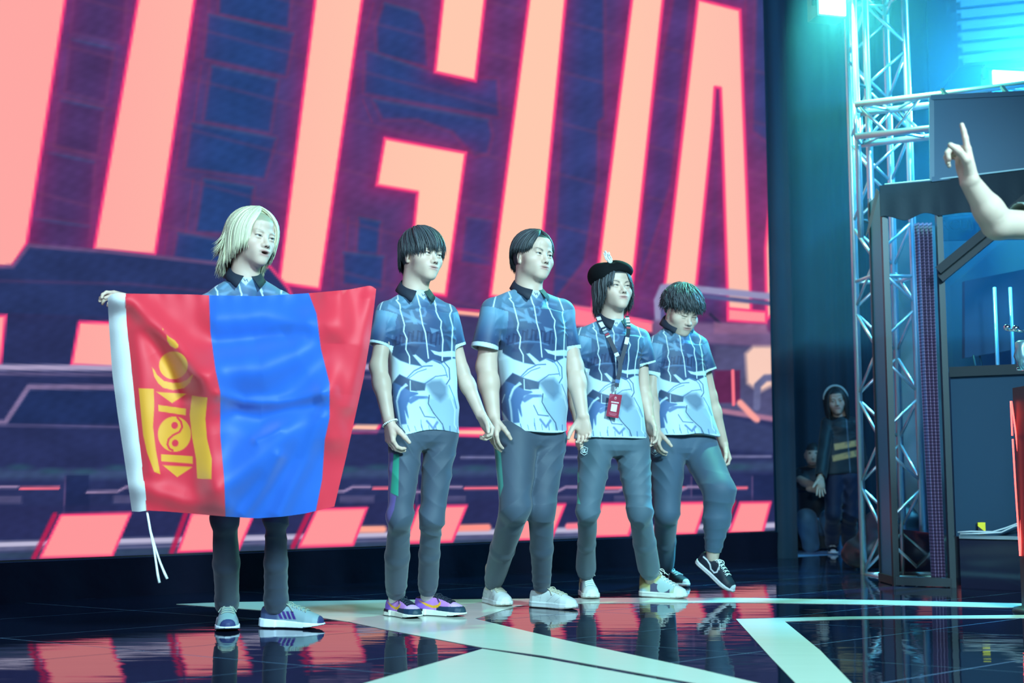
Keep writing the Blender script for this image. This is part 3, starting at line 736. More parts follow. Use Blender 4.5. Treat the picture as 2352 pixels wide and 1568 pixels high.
def shoe(par, pos, yaw, pitch=0.0, L=0.275, style='runner', roll=0.0, lift=0.0):
    """a shoe standing with the middle of its sole on pos; parts: upper (the shoe itself), sole, laces"""
    S = L / 0.28; R = rot(yaw, pitch, roll); hi = style == 'hightop'
    xs = np.array([-0.14, -0.132, -0.11, -0.07, -0.02, 0.03, 0.07, 0.105, 0.128, 0.14]); wd = np.array([0.010, 0.024, 0.034, 0.035, 0.034, 0.041, 0.047, 0.043, 0.028, 0.008])
    zt = {'runner': 0.030, 'swoosh': 0.030, 'cup': 0.030, 'hightop': 0.034, 'skate': 0.030}[style]
    heel = {'runner': 0.040, 'swoosh': 0.036, 'cup': 0.032, 'hightop': 0.032, 'skate': 0.026}[style]; toe = {'runner': 0.022, 'swoosh': 0.022, 'cup': 0.027, 'hightop': 0.030, 'skate': 0.025}[style]
    # local shoe axes: f = length (toe +), l = width, z
    def sole_fn(x, y, z):
        f = -y; top = np.interp(f, [-0.14, 0.0, 0.14], [heel, 0.5 * (heel + toe), toe]); w = np.interp(f, xs, wd) + 0.006
        spring = np.interp(f, [-0.15, -0.12, 0.06, 0.15], [0.006, 0.0, 0.0, 0.016]) if style in ('runner', 'swoosh') else np.interp(f, [-0.15, 0.08, 0.15], [0.0, 0.0, 0.008])
        fl = (0.008 * np.clip((0.05 - z) / 0.05, 0, 1) * (f < -0.06)) if style in ('runner', 'swoosh') else 0.0
        d = np.maximum(np.abs(x) - w - fl, np.maximum(z - top, spring - z)); return np.maximum(d, np.abs(f + 0.0) - 0.144).astype(np.float32)
    hs = np.array([0.070, 0.086, 0.092, 0.094, 0.098, 0.086, 0.070, 0.058, 0.048, 0.034]) if not hi else np.array([0.10, 0.140, 0.150, 0.152, 0.125, 0.095, 0.074, 0.062, 0.052, 0.036])
    def up_fn(x, y, z):
        f = -y; w = np.interp(f, xs, wd) + 0.002; hh = np.interp(f, xs, hs); zz = np.maximum(z - 0.012, 0) / (hh - 0.012)
        q = (np.abs(x / w) ** 2.6 + zz ** 2.6) ** (1 / 2.6); return np.maximum(np.maximum((q - 1) * np.minimum(w, hh) * 0.8, 0.012 - z), np.abs(f) - 0.140).astype(np.float32)
    def mk(fn, h):
        F = Field((-0.062, -0.15, -0.002), (0.062, 0.15, 0.165), h); F.D[:] = 1; w = F._win(F.lo, F.lo + F.h * F.n, 0); F.D = np.ascontiguousarray(np.broadcast_to(fn(w[1], w[2], w[3]), F.D.shape)).astype(np.float32); V, Q = F.skin(); return relax(V, Q, 2, 0.5), Q
    def place(V): return (V * S) @ R.T + np.asarray(pos) + np.array([0, 0, lift]) - BASE[0]
    V, Q = mk(up_fn, 0.0032); x, y, z = V.T; f = -y
    side = np.abs(x) > 0.62 * np.interp(f, xs, wd)
    if style == 'runner':
        p = Paint(np.stack([f, z], 1) * 1000, (132, 158, 168)); p.mix(np.clip((-40 - f * 1000) / 20, 0, 1), (62, 74, 112)); p.mix((f > 0.122).astype(float), (44, 54, 104))
        for k in range(4):
            x0 = -42 + 20 * k; b = Paint(p.P, p.c); b.poly([(x0, 38), (x0 + 14, 38), (x0 - 4, 70), (x0 - 17, 70)], (60, 32, 118), 2); p.mix(side.astype(float), b.c)
        p.mix(((z > 0.082) & (f < -0.03)).astype(float), (40, 52, 70))
    elif style == 'swoosh':
        p = Paint(np.stack([f, z], 1) * 1000, (196, 130, 206)); p.mix(np.clip((-30 - f * 1000) / 60, 0, 1), (140, 96, 204)); p.mix(np.clip((f * 1000 - 60) / 30, 0, 1) * 0.7, (226, 200, 240))
        p.mix(((z < 0.050) & (f > 0.0)).astype(float), (22, 52, 80)); p.mix((f > 0.124).astype(float), (30, 60, 76))
        p.mix((~side & (f > -0.03) & (f < 0.075)).astype(float), (18, 34, 52)); p.mix(((z > 0.080) & (f < -0.035)).astype(float), (20, 26, 40))
        b = Paint(p.P, p.c); b.poly([(-112, 74), (-60, 48), (-20, 38), (8, 42), (24, 58), (20, 74), (6, 56), (-22, 50), (-60, 60)], (240, 172, 40), 2); p.mix(side.astype(float), b.c)
    elif style == 'cup':
        p = Paint(np.stack([f, z], 1) * 1000, (206, 212, 212)); 
        for q in ([(-60, 30), (-50, 90)], [(-20, 30), (30, 72)], [(30, 30), (62, 56)], [(-110, 60), (-60, 52)]): p.line(q, 2.0, (150, 158, 166), 2, 0.8)
        p.mix(((z > 0.084) & (f < -0.03)).astype(float), (60, 80, 92)); p.mix((~side & (f > -0.02) & (f < 0.05)).astype(float) * 0.7, (176, 170, 150))
    elif style == 'hightop':
        p = Paint(np.stack([f, z], 1) * 1000, (196, 190, 128)); g = waves(V, 34, 21); p.mix(np.clip(g * 3, 0, 1), (176, 206, 208)); p.mix(np.clip(-g * 3 - 0.6, 0, 1), (120, 100, 62))
        p.mix(((f > -0.06) & (f < 0.06) & (z < 0.068 - 0.3 * f)).astype(float) * (g < 0.5), (84, 84, 112)); p.mix((f > 0.085).astype(float), (226, 234, 228))
    else:
        p = Paint(np.stack([f, z], 1) * 1000, (22, 30, 46)); b = Paint(p.P, p.c); b.line([(-110, 66), (-80, 66), (-50, 58), (-28, 40), (0, 38), (12, 52), (4, 76)], 8, (226, 226, 232), 2); p.mix(side.astype(float), b.c); p.mix((f > 0.126).astype(float) * (z < 0.05), (225, 228, 232))
    up = link('shoe', mesh_np('shoe', place(V), Q, p.lin()), SHOEM, par)
    V, Q = mk(sole_fn, 0.0034); x, y, z = V.T; f = -y
    sc = {'runner': (228, 236, 250), 'swoosh': (226, 228, 214), 'cup': (216, 222, 224), 'hightop': (230, 236, 226), 'skate': (232, 232, 236)}[style]
    p = Paint(np.stack([f, z], 1) * 1000, sc); p.mix(((z < 0.006 + 0.1 * np.clip(f - 0.06, 0, 1))).astype(float), (20, 24, 44) if style in ('runner', 'swoosh') else (170, 160, 150))
    if style == 'swoosh': p.mix(((f < -0.075) & (z > 0.022)).astype(float), (30, 26, 44))
    if style == 'skate': p.line([(-150, 12), (150, 12)], 2.5, (120, 60, 80), 1)
    if style in ('cup', 'hightop'): p.line([(-150, 20), (150, 22)], 1.8, (150, 150, 150), 1, 0.7)
    link('sole', mesh_np('sole', place(V), Q, p.lin()), SOLEM, up)
    # laces: bars across the instep and a bow
    lc = {'runner': (150, 160, 150), 'swoosh': (20, 34, 52), 'cup': (196, 190, 168), 'hightop': (236, 238, 228), 'skate': (232, 236, 236)}[style]; M = MB(); f0, f1 = (-0.035, 0.062) if not hi else (-0.055, 0.075)
    for k in range(6 if not hi else 8):
        t = k / (5 if not hi else 7); fa = f0 + (f1 - f0) * t; zt_ = float(np.interp(fa, xs, hs)); ww = float(np.interp(fa, xs, wd)) * 0.62
        for sg in (-1, 1):
            a = np.linspace(-1, 1, 7); px_ = a * ww; zz = (zt_ - 0.012) * (1 - np.abs(px_ / float(np.interp(fa, xs, wd))) ** 2.6) ** (1 / 2.6) + 0.0145
            M.tube(np.stack([px_, -(fa + sg * a * 0.006), zz], 1), 0.0028 if style != 'swoosh' else 0.0034, 6)
    zt_ = float(np.interp(f0 - 0.004, xs, hs)) + 0.004
    for sg in (-1, 1):
        a = np.linspace(0, 1, 10); M.tube(np.stack([sg * (0.030 * np.sin(a * 3.0)), 0.036 - 0.045 * a * (1 if sg > 0 else 0.8), zt_ + 0.012 * np.sin(a * 3.1) - 0.022 * a], 1), 0.0024, 6)
        M.tube(np.stack([sg * (0.004 + 0.034 * a), 0.034 - 0.05 * a, zt_ + 0.004 - 0.035 * a ** 1.4], 1), 0.0022, 6)
    v, fs = M.data(); link('laces', mesh_np('laces', place(v), fs, np.tile(srgb(lc), (len(v), 1))), LACEM, up)
    ank = np.array([0, 0.072, 0.085]) * S
    return ank @ R.T + np.asarray(pos) + np.array([0, 0, lift])
# ------------------------------------------------------------------ jersey print, laid out once on the sleeve-less torso of the tallest player
J_YAW = math.radians(32); J_PXM = 471.5; J_CX = 1226.0; J_HEM = 993.0; J_LEN = 0.655


def S5(pts, ox=1080.0, oy=740.0, k=5.057): return [(ox + a / k, oy + b / k) for a, b in pts]
def S6(pts): return S5(pts, 1080.0, 500.0, 6.03)


def mute(c): g = c @ np.array([0.3, 0.5, 0.2]); return (c * 0.55 + g[:, None] * np.array([0.36, 0.42, 0.48])) ** 1.22 * 0.82


def jersey(P):
    x, y = P.T
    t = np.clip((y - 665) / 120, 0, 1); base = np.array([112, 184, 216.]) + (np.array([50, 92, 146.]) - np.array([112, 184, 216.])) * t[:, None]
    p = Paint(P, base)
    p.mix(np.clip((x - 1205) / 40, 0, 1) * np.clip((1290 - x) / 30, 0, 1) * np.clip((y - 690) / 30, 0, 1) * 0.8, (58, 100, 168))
    LB = (112, 176, 222)
    for q in ([(430, 1060), (620, 1130), (600, 1180), (420, 1120)], [(470, 1240), (540, 1120), (570, 1140), (500, 1280)], [(640, 1270), (760, 1130), (780, 1160), (690, 1280)], [(470, 1300), (860, 1500), (980, 1560), (900, 1568), (460, 1370)],
              [(640, 1330), (790, 1285), (700, 1370)], [(760, 1400), (800, 1380), (860, 1568), (800, 1568)], [(690, 1520), (850, 1500), (850, 1540), (690, 1550)], [(840, 1350), (880, 1340), (900, 1400), (860, 1400)]):
        p.poly(S6(q), LB, 3, 0.8)
    p.line(S6([(905, 1340), (960, 1340), (985, 1400), (960, 1450), (900, 1460)]), 5, (96, 156, 214), 2, 0.8)
    p.disc((1166, 765), (16, 24), (84, 130, 190), 4, 0.6)
    p.poly(S6([(930, 1200), (1050, 1240), (1230, 1260), (1230, 1290), (1040, 1270), (920, 1230)]), (112, 170, 220), 3, 0.7)
    # arched lettering across the chest, too stylised to read: dark capitals between two arcs
    p.poly(S5([(360, 260), (520, 190), (700, 165), (980, 175), (960, 250), (900, 340), (620, 330), (400, 350)]), (58, 98, 164), 6, 0.7)
    p.line(S5([(520, 330), (640, 305), (800, 305), (900, 330)]), 3.2, (96, 148, 206), 2, 0.8)
    for k in range(11):
        a = k / 10.0; bx = 400 + 520 * a; top = 270 - 95 * math.sin(min(1, a * 1.25) * 1.9); bot = 345 - 62 * math.sin(a * 2.6)
        p.line(S5([(bx - 8, bot), (bx + 6, top)]), 4.0, (36, 66, 130), 1.5, 0.85)
        if k % 2 == 0: p.line(S5([(bx + 6, top), (bx + 40, top + 8), (bx + 34, bot - 6)]), 3.0, (36, 66, 130), 1.5, 0.8)
        else: p.line(S5([(bx - 4, bot - 4), (bx + 34, bot - 8)]), 3.0, (36, 66, 130), 1.5, 0.8)
    p.poly(S5([(640, 330), (560, 420), (470, 420), (520, 350)]), (40, 74, 140), 3, 0.8); p.poly(S5([(600, 330), (740, 330), (660, 450)]), (40, 72, 136), 3, 0.8)
    p.poly(S5([(850, 130), (960, 150), (870, 195)]), (126, 176, 220), 2, 0.8)
    # white wave over the lower half and its blue ribbons
    WH = (214, 240, 250)
    p.poly(S5([(200, 300), (305, 360), (400, 440), (500, 500), (620, 540), (755, 558), (650, 440), (685, 432), (800, 520), (870, 485), (960, 520), (1105, 450), (1500, 420), (1500, 1400), (0, 1400), (0, 300)]), WH, 3)
    p.poly(S5([(855, 375), (950, 392), (1095, 365), (1160, 360), (1160, 425), (1000, 442), (900, 420)]), WH, 2)
    BL = (70, 130, 204)
    p.poly(S5([(485, 650), (560, 690), (640, 740), (700, 860), (600, 900), (548, 1000), (550, 1110), (515, 1185), (400, 1190), (300, 1000), (250, 880)]), BL, 3)
    p.poly(S5([(485, 650), (620, 705), (790, 745), (775, 820), (615, 832), (470, 760), (400, 730)]), (58, 88, 140), 3, 0.9)
    p.line(S5([(575, 690), (660, 610), (770, 555), (870, 545)]), 2.4, (64, 120, 196), 1.5); p.line(S5([(600, 690), (700, 620), (800, 585)]), 1.6, (64, 120, 196), 1.5)
    p.line(S5([(880, 480), (960, 500), (1010, 560), (1035, 660)]), 2.0, (90, 150, 214), 1.5); p.line(S5([(1000, 490), (1060, 560), (1060, 680), (1020, 740)]), 2.2, (70, 112, 180), 1.5)
    p.line(S5([(560, 760), (480, 830), (430, 940), (430, 1060), (420, 1180)]), 5, (190, 226, 250), 3); p.line(S5([(575, 770), (500, 800), (440, 900)]), 3, (214, 240, 252), 2); p.line(S5([(380, 880), (340, 960)]), 3, (190, 226, 250), 2)
    p.line(S5([(612, 720), (610, 830), (700, 840)]), 2.2, (206, 232, 248), 1.5)
    p.poly(S5([(560, 940), (640, 880), (800, 880), (820, 905), (700, 915), (600, 970)]), (60, 116, 200), 3, 0.8); p.poly(S5([(515, 1040), (555, 1180), (510, 1190)]), WH, 3)
    # pale swirls fill the lower front (the team's cartoon figure is left off)
    p.poly(S5([(790, 900), (960, 860), (1110, 900), (1150, 1290), (930, 1280), (870, 1120), (800, 1040)]), (156, 196, 226), 14, 0.85)
    p.poly(S5([(770, 745), (850, 700), (960, 690), (1030, 760), (1030, 860), (940, 930), (850, 860)]), (92, 128, 170), 12, 0.75)
    p.line(S5([(770, 750), (900, 660), (1020, 640)]), 2.2, (70, 112, 180), 1.5, 0.8); p.line(S5([(850, 1060), (940, 1180), (960, 1290)]), 2.2, (60, 84, 130), 1.5, 0.8); p.line(S5([(820, 870), (800, 960), (850, 1060)]), 2.2, (60, 84, 130), 1.5, 0.8)
    p.line(S5([(700, 1000), (740, 1100), (860, 1110)]), 2.6, (60, 100, 170), 1.5, 0.7); p.line(S5([(760, 1150), (820, 1230), (880, 1160)]), 5, (90, 130, 206), 3, 0.8); p.line(S5([(690, 1140), (680, 1220)]), 2, (110, 160, 214), 1.5, 0.8)
    p.line(S5([(1070, 900), (1100, 1020), (1080, 1180), (1130, 1280)]), 2.5, (214, 236, 250), 1.5); p.line(S5([(1050, 750), (1100, 880), (1120, 1000)]), 2, (90, 150, 214), 1.5)
    for k in range(9): p.line(S5([(430 + 85 * k, 1190 + 10 * (k % 3)), (445 + 82 * k, 1275)]), 2.2 if k % 2 else 1.5, (74, 130, 206), 1.5, 0.8)
    # lightning pinstripes
    for q in ([(1158, 652), (1166, 672), (1178, 704), (1174, 706), (1183, 716), (1188, 742), (1192, 762), (1189, 776), (1196, 792), (1193, 815), (1201, 830), (1201, 845)], [(1219, 688), (1227, 714), (1230, 720), (1233, 760), (1238, 778), (1241, 803), (1244, 832)],
              [(1250, 680), (1262, 712), (1259, 708), (1270, 742), (1275, 750), (1272, 764), (1276, 790), (1275, 835)], [(1286, 690), (1298, 722), (1294, 735), (1297, 760), (1295, 790), (1296, 830)], [(1146, 795), (1153, 812), (1153, 822)], [(1144, 700), (1136, 740)]):
        p.line(q, 2.8, (232, 246, 255), 1.4)
    p.poly([(1209, 680), (1250, 682), (1236, 702.5)], (214, 226, 238), 1.5); p.line([(1231, 689), (1234, 694), (1237, 690), (1239, 695)], 1.3, (70, 80, 110), 1)
    p.mix(np.clip((y - 989.5) / 1.5, 0, 1), (226, 244, 252))
    return mute(p.lin())


def sleeve_paint(t, a, n):
    """t: 0 shoulder .. 1 cuff, a: angle round the arm"""
    P = np.stack([t * 100, a * 30], 1); base = np.array([100, 176, 218.]) + (np.array([44, 88, 152.]) - np.array([100, 176, 218.])) * np.clip(t * 1.5 - 0.2, 0, 1)[:, None]
    p = Paint(P, base); p.line([(0, -20), (30, -16), (28, -12), (60, -8), (58, -4), (95, 2)], 3.2, (226, 244, 255), 1.5)
    p.poly([(20, -60), (50, -50), (48, -30), (22, -36)], (108, 168, 216), 4, 0.7); p.line([(58, -34), (70, -46), (84, -38), (86, -26), (74, -20)], 5, (100, 158, 210), 3, 0.8)
    p.poly([(40, 30), (66, 44), (92, 30), (70, 20)], (34, 60, 118), 6, 0.7); p.line([(90, -100), (90, 100)], 1.6, (30, 60, 110), 1)
    p.mix(np.clip((t - 0.905) / 0.012, 0, 1), (226, 242, 248)); return mute(p.lin())


# ------------------------------------------------------------------ a player
def part(name, V, Q, C, m, par, smooth=True): return link(name, mesh_np(name, V - BASE[0], Q, C, smooth), m, par)


def player(sp, label, group=None, paint=jersey):
    d0, yaw = sp['d0'], math.radians(sp['yaw']); cy, sy = math.cos(yaw), math.sin(yaw); ty = math.tan(yaw); H = sp.get('h', 0.0032)
    rows = np.array(sp['rows'], float); cxm = rows[:, 1:].mean(); X0 = at(cxm, HZ, d0)[0]; BASE[0] = np.array([X0, d0, 0.0]); pxm = F_PX / d0
    def J(px, py, dd=None, k=1.0):
        """joint seen at (px,py); by default it lies in the plane of the shoulders"""
        dx = (px - cxm) / pxm; return at(px, py, d0 + (dx * ty * k if dd is None else dd))
    body = []                                                         # pieces of the one continuous body
    # --- shoes first: they fix the ankles on the floor
    holder = link('person', bpy.data.meshes.new('person'), SKIN); holder.location = BASE[0]
    tag(holder, label, 'person', group)
    ank = []
    for s_ in sp['shoes']:
        pos = onfloor(*s_['at']) if 'd' not in s_ else at(*s_['at'], s_['d'])
        ank.append(shoe(holder, pos, math.radians(s_['yaw']), math.radians(s_.get('pitch', 0)), s_.get('L', 0.275), s_['style'], lift=0.0015 if 'd' not in s_ else 0))
    # --- torso frame
    hem = J(*rows[-1, [1, 0]] * 0 + (rows[-1, 1:].mean(), rows[-1, 0])); hem[1] = d0
    Rt = rot(yaw)
    zs, ax, by, ox, oy = [], [], [], [], []
    for yy, xl, xr in rows[::-1]:
        pl, pr = at(xl, yy, d0), at(xr, yy, d0); Wd = (pr[0] - pl[0]) / 2; ra = sp.get('deep', 0.62); a = Wd / math.sqrt(cy * cy + ra * ra * sy * sy)
        dx = (pl[0] + pr[0]) / 2 - hem[0]; zs.append(pl[2] - hem[2]); ax.append(a); by.append(a * ra); ox.append(dx * cy); oy.append(-dx * sy + sp.get('lean', 0.0) * (pl[2] - hem[2]))
    zt, (ox, oy, ax, by) = smooth_rows(np.array(zs), [np.array(q) for q in (ox, oy, ax, by)], 30)
    sh = [J(*q) for q in sp['sh']]; se = [J(q[0], q[1], q[2] if len(q) > 2 else None) for q in sp['se']]; nb = J(*sp['neck'][:2], 0.0 + sp['neck'][2])
    F = Field(np.min([hem - (0.34, 0.26, 0.03)] + [s - 0.09 for s in sh + se], 0), np.max([hem + (0.34, 0.26, 0.1)] + [s + 0.1 for s in sh + se + [nb]], 0), H)
    tl = loft(hem, Rt, zt, ox, oy, ax, by); F.u(tl)
    chest = np.asarray(hem) + Rt @ np.array([np.interp(zt[-1] - 0.05, zt, ox), np.interp(zt[-1] - 0.05, zt, oy), zt[-1] - 0.05])
    for i in (0, 1):
        F.u(rc(nb - (0, 0, 0.040), sh[i], 0.052, 0.050 * sp.get('shr', 1.0)), 0.02); F.u(rc(chest, sh[i] - (0, 0, 0.04), 0.085, 0.050), 0.03)
    F.u(rc(nb - (0, 0, 0.055) - Rt[:, 1] * 0.012, chest - Rt[:, 1] * 0.01, 0.060 * sp.get('nk', 1.0), 0.09), 0.03)
    for i in (0, 1): F.u(capcone(sh[i], se[i], 0.053 * sp.get('shr', 1.0), sp['ser'][i]), 0.016)
    seed = sp['seed']
    def folds(p):
        q = (p - hem) @ Rt; w = q[:, 2] / zt[-1]
        d1 = waves(q * (1.0, 1.0, 0.40), 20, seed) * 0.0055 * (0.35 + 1.0 * np.clip(1 - w, 0, 1)); d2 = (np.abs(waves(q * (0.6, 0.6, 1.0) + 0.35 * q[:, [2, 0, 1]], 24, seed + 1)) - 0.6) * 0.0045
        arm = 0
        for i in (0, 1):
            r = p - (sh[i] - (0, 0, 0.10)); dd = np.linalg.norm(r, axis=1); fan = np.arctan2(r[:, 2], np.abs(r[:, 0]) + 0.02)
            arm = arm + np.exp(-((dd - 0.05) / 0.08) ** 2) * (np.abs(np.sin(fan * 4.5 + seed)) - 0.6) * 0.005 * (np.abs(q[:, 0]) < np.abs((sh[i] - hem) @ Rt[:, 0]) + 0.02)
        return d1 + d2 + arm
    F.bend(folds, 0.016)
    # hollow sleeve ends and hem
    for i in (0, 1):
        e = unit(se[i] - sh[i]); F.cut(capcone(se[i] - e * 0.03, se[i] + e * 0.06, sp['ser'][i] - 0.009, sp['ser'][i] - 0.008))
    V, Q = F.skin(); V = relax(V, Q, 2, 0.5)
    q = (V - hem) @ Rt; a_ = np.interp(q[:, 2], zt, ax); b_ = np.interp(q[:, 2], zt, by); u = (q[:, 0] - np.interp(q[:, 2], zt, ox)) / a_; v = (q[:, 1] - np.interp(q[:, 2], zt, oy)) / b_
    a3, b3 = 0.186, 0.115; top = nb[2] - hem[2] - 0.01; jl = (993 - 678) / J_PXM
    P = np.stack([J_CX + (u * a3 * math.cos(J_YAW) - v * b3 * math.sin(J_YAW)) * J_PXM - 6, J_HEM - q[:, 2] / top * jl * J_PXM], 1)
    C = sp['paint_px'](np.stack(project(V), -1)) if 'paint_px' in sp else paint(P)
    if 'sleeve' not in sp or sp['sleeve']:
        for i in (0, 1):
            e = unit(se[i] - sh[i]); Ls = np.linalg.norm(se[i] - sh[i]); r = V - sh[i]; t = (r @ e) / Ls; rad = np.linalg.norm(r - (r @ e)[:, None] * e, axis=1)
            outw = np.abs(u) if True else 0; m = (t > 0.0) & (rad < sp['ser'][i] + 0.02) & (((u < -0.90) if i == 0 else (u > 0.90)) | (np.interp(t, [0, 1], [0.062, sp['ser'][i]]) + 0.006 > rad) & (np.abs(u) > 0.72))
            f1 = np.cross(e, Rt[:, 1]); f1 = unit(f1); f2 = np.cross(e, f1); an = np.arctan2(r @ f1, r @ -f2)
            if paint is jersey and 'paint_px' not in sp:
                cs = sleeve_paint(t, an * (1 if i else -1), None); mm = (m * np.clip((np.abs(u) - 0.76) / 0.08, 0, 1))[:, None]; C = C * (1 - mm) + cs * mm; seam = np.exp(-((np.abs(u) - 0.80) / 0.022) ** 2) * m * (t < 0.9); C = C * (1 - 0.5 * seam[:, None])
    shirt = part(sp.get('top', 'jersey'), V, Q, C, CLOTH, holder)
    # --- collar
    if sp.get('collar', True):
        n = 64; lift = sp.get('collar_h', 0.0); fgap = 0.30; a = np.linspace(fgap, 2 * np.pi - fgap, n); Vc = []
        tilt = sp.get('ctilt', 0.34)
        for t0 in a:
            bk = 0.5 - 0.5 * math.cos(t0); fk = 1 - bk; end = max(0.0, 1 - min(t0 - fgap, 2 * math.pi - fgap - t0) / 0.55); sg = 1 if t0 < math.pi else -1
            rin = 0.060 * sp.get('nk', 1.0) * (1 + 0.06 * fk); z1 = 0.050 - 0.074 * fk ** 1.1 + lift; o = nb + Rt @ np.array([0, 0.006, 0]); dr = 0.036 + 0.016 * end; fl_ = 0.024 + 0.010 * fk ** 2
            for rr, z, sk in ((rin - 0.004, z1 - 0.03, 0), (rin - 0.001, z1 - 0.002, 0.02), (rin + 0.002, z1 + 0.003, 0.03), (rin + 0.007, z1 - 0.001, 0.04), (rin + 0.5 * fl_ + 0.004, z1 - 0.40 * dr, 0.16), (rin + fl_ + 0.004, z1 - dr, 0.02), (rin + fl_ - 0.001, z1 - dr - 0.003, 0.02)):
                t = t0 + sg * (0.42 * end * (0.9 - 1.0 * (1 if z > z1 - 0.01 else 0.0)) * 0.55 - sk * end); c_, s_ = math.sin(t), -math.cos(t); dirv = Rt @ np.array([c_, s_, 0.0]); k = 1 + 0.10 * math.cos(t)
                Vc.append(o + dirv * rr * k + (0, 0, z))
        m = 7; kk = np.arange(n * m).reshape(n, m); Vc = np.array(Vc)
        f = np.stack([kk[:-1, :-1], kk[:-1, 1:], kk[1:, 1:], kk[1:, :-1]], -1).reshape(-1, 4)
        part('collar', Vc, f, None, COLLARM, shirt)
    # --- trousers
    hip = [J(*q) for q in sp['hip']]; kn = [J(q[0], q[1], q[2]) for q in sp['knee']]
    lo = np.min(hip + kn + ank, 0) - (0.16, 0.16, 0.02); hi_ = np.max(hip + kn + ank, 0) + (0.16, 0.16, 0.10); F = Field(lo, hi_, H * 1.12)
    pel = (hip[0] + hip[1]) / 2; hw = np.linalg.norm(hip[1] - hip[0]) / 2
    pw = min(ax[0] - 0.010, hw + sp['legr'][0][0]); pd = min(by[0] - 0.008, 0.115)
    F.u(loft(pel - (0, 0, 0.06), Rt, [0, 0.03, 0.06, 0.14], [0] * 4, [0] * 4, [pw * 0.55, pw * 0.86, pw * 0.95, pw * 0.90], [pd * 0.6, pd * 0.9, pd * 0.97, pd * 0.82]))
    for i in (0, 1):
        r0, r1, r2 = sp['legr'][i]; an = ank[i] + np.array([0, 0, sp.get('cuffz', 0.045)]); sd = unit(ank[i] - kn[i]); cufL = 0.055
        c1 = ank[i] - sd * (sp.get('cuffz', 0.045) + cufL); ce = ank[i] - sd * sp.get('cuffz', 0.045)
        F.u(rc(hip[i], kn[i], r0, r1 - 0.009), 0.02); cal = kn[i] + (c1 - kn[i]) * 0.55
        F.u(rc(kn[i], cal, r1 - 0.013, r1 * 0.80), 0.04); F.u(rc(cal, c1, r1 * 0.82, r2), 0.015)
        if sp.get('cuff', True): F.u(capcone(c1, ce, r2 * 0.90, r2 * 0.86), 0.006)
        else: F.u(rc(c1, ce - sd * 0.02, r2, r2), 0.01)
    def pf(p):
        o = waves(p * (1, 1, 0.5), 15, seed + 2) * 0.0035
        wq = waves(p, 11, seed + 5); w2 = waves(p, 17, seed + 6)
        for i in (0, 1):
            sg = 1 if i else -1
            for c0, w_, am, fq, sl in ((ank[i] + (0, 0, 0.14), 0.10, 0.0075, 62, 0.25), (kn[i] - (0, 0, 0.03), 0.11, 0.0055, 42, 0.5), (hip[i] + (0, 0, -0.10), 0.12, 0.0075, 34, -1.1)):
                e = np.exp(-(np.linalg.norm(p - c0, axis=1) / w_) ** 2); ph = fq * (p[:, 2] + sl * (p[:, 0] - c0[0]) * sg) + wq * 1.8
                o = o + am * e * (np.abs(np.sin(ph)) ** 0.7 * 2 - 1.1) * (0.55 + 0.45 * np.sin(w2 * 1.5 + i))
        return o
    F.bend(pf, 0.016)
    V, Q = F.skin(); V = relax(V, Q, 2, 0.5); C = np.tile(srgb(sp.get('pant_c', (62, 74, 92))), (len(V), 1)); C *= (1 + 0.06 * waves(V, 25, 3))[:, None]
    pp = np.stack(project(V), -1); p = Paint(pp, np.zeros(3)); fr = (V[:, 1] < d0 + 0.2)
    for poly, col in sp.get('stripe', []):
        b = Paint(pp, np.zeros(3)); b.poly(poly, (1, 1, 1), 1.5); m = b.c[:, :1] * fr[:, None]; C = C * (1 - m) + srgb(col) * m
    pants = part('trousers', V, Q, C, PANT, holder)
    # --- body: head and neck, arms with hands, trunk and legs inside the clothes
    hd = sp['head']; Rh = rot(math.radians(hd['yaw']), math.radians(hd['pitch']), math.radians(hd['roll'])); hs = hd.get('s', 1.0)
    em = np.array([0, -0.080, 0.0]) * hs; ey = at(*hd['eye'], d0 + hd.get('dd', -0.02) + (Rh @ em)[1]); O = ey - Rh @ em
    nl = (Rh.T @ (nb - (0, 0, 0.03) - O)) / hs
    V, Q, C = head_mesh(((0, 0.020, -0.055), 0.052 * sp.get('nk', 1.0), nl, 0.060 * sp.get('nk', 1.0)), hd.get('look', {}), np.asarray(hd['hair_c']))
    if 'tone' in hd: C = C * np.asarray(hd['tone'])
    body.append((O + (V * hs) @ Rh.T, Q, C))
    for i in (0, 1):
        a = sp['arm'][i]
        if a is None: continue
        el, wr = J(a['el'][0], a['el'][1], a['el'][2]), J(a['wr'][0], a['wr'][1], a['wr'][2])
        hp = hand_prims(wr, np.asarray(a.get('d', wr - el), float), a['n'], a['th'], a.get('curl', (0.3, 0.5, 0.4)), a.get('thumb', 0.5), a.get('s', 1.0), a.get('spread', 0.05), a.get('fcurl'))
        body.append(arm_mesh(sh[i], el, wr, hp, np.array(a.get('r', (0.044, 0.040, 0.041, 0.026))) * (0.84, 1, 1, 1)))
    F = Field(np.minimum(lo, hem - 0.3), np.maximum(hi_, nb + 0.12), 0.011)
    F.u(loft(hem, Rt, zt, ox, oy, ax - 0.035, by - 0.035)); F.u(rc(nb - (0, 0, 0.02), nb - (0, 0, 0.10), 0.05, 0.07), 0.03); F.u(rc(pel + (0, 0, 0.0), pel + (0, 0, 0.12), 0.06, 0.06), 0.02)
    for i in (0, 1): F.u(rc(nb - (0, 0, 0.07), sh[i], 0.038, 0.036), 0.02); F.u(rc(hip[i], kn[i], sp['legr'][i][0] - 0.025, sp['legr'][i][1] - 0.018), 0.03); F.u(rc(kn[i], ank[i], sp['legr'][i][1] - 0.018, 0.034), 0.02); F.u(rc(ank[i] + (0, 0, 0.1), ank[i], 0.034, 0.033))
    V, Q = F.skin(); C = np.tile(SKIN_C, (len(V), 1)); low = V[:, 2] < 0.22
    if 'sock' in sp: C[low] = srgb(sp['sock'])
    body.append((V, Q, C))
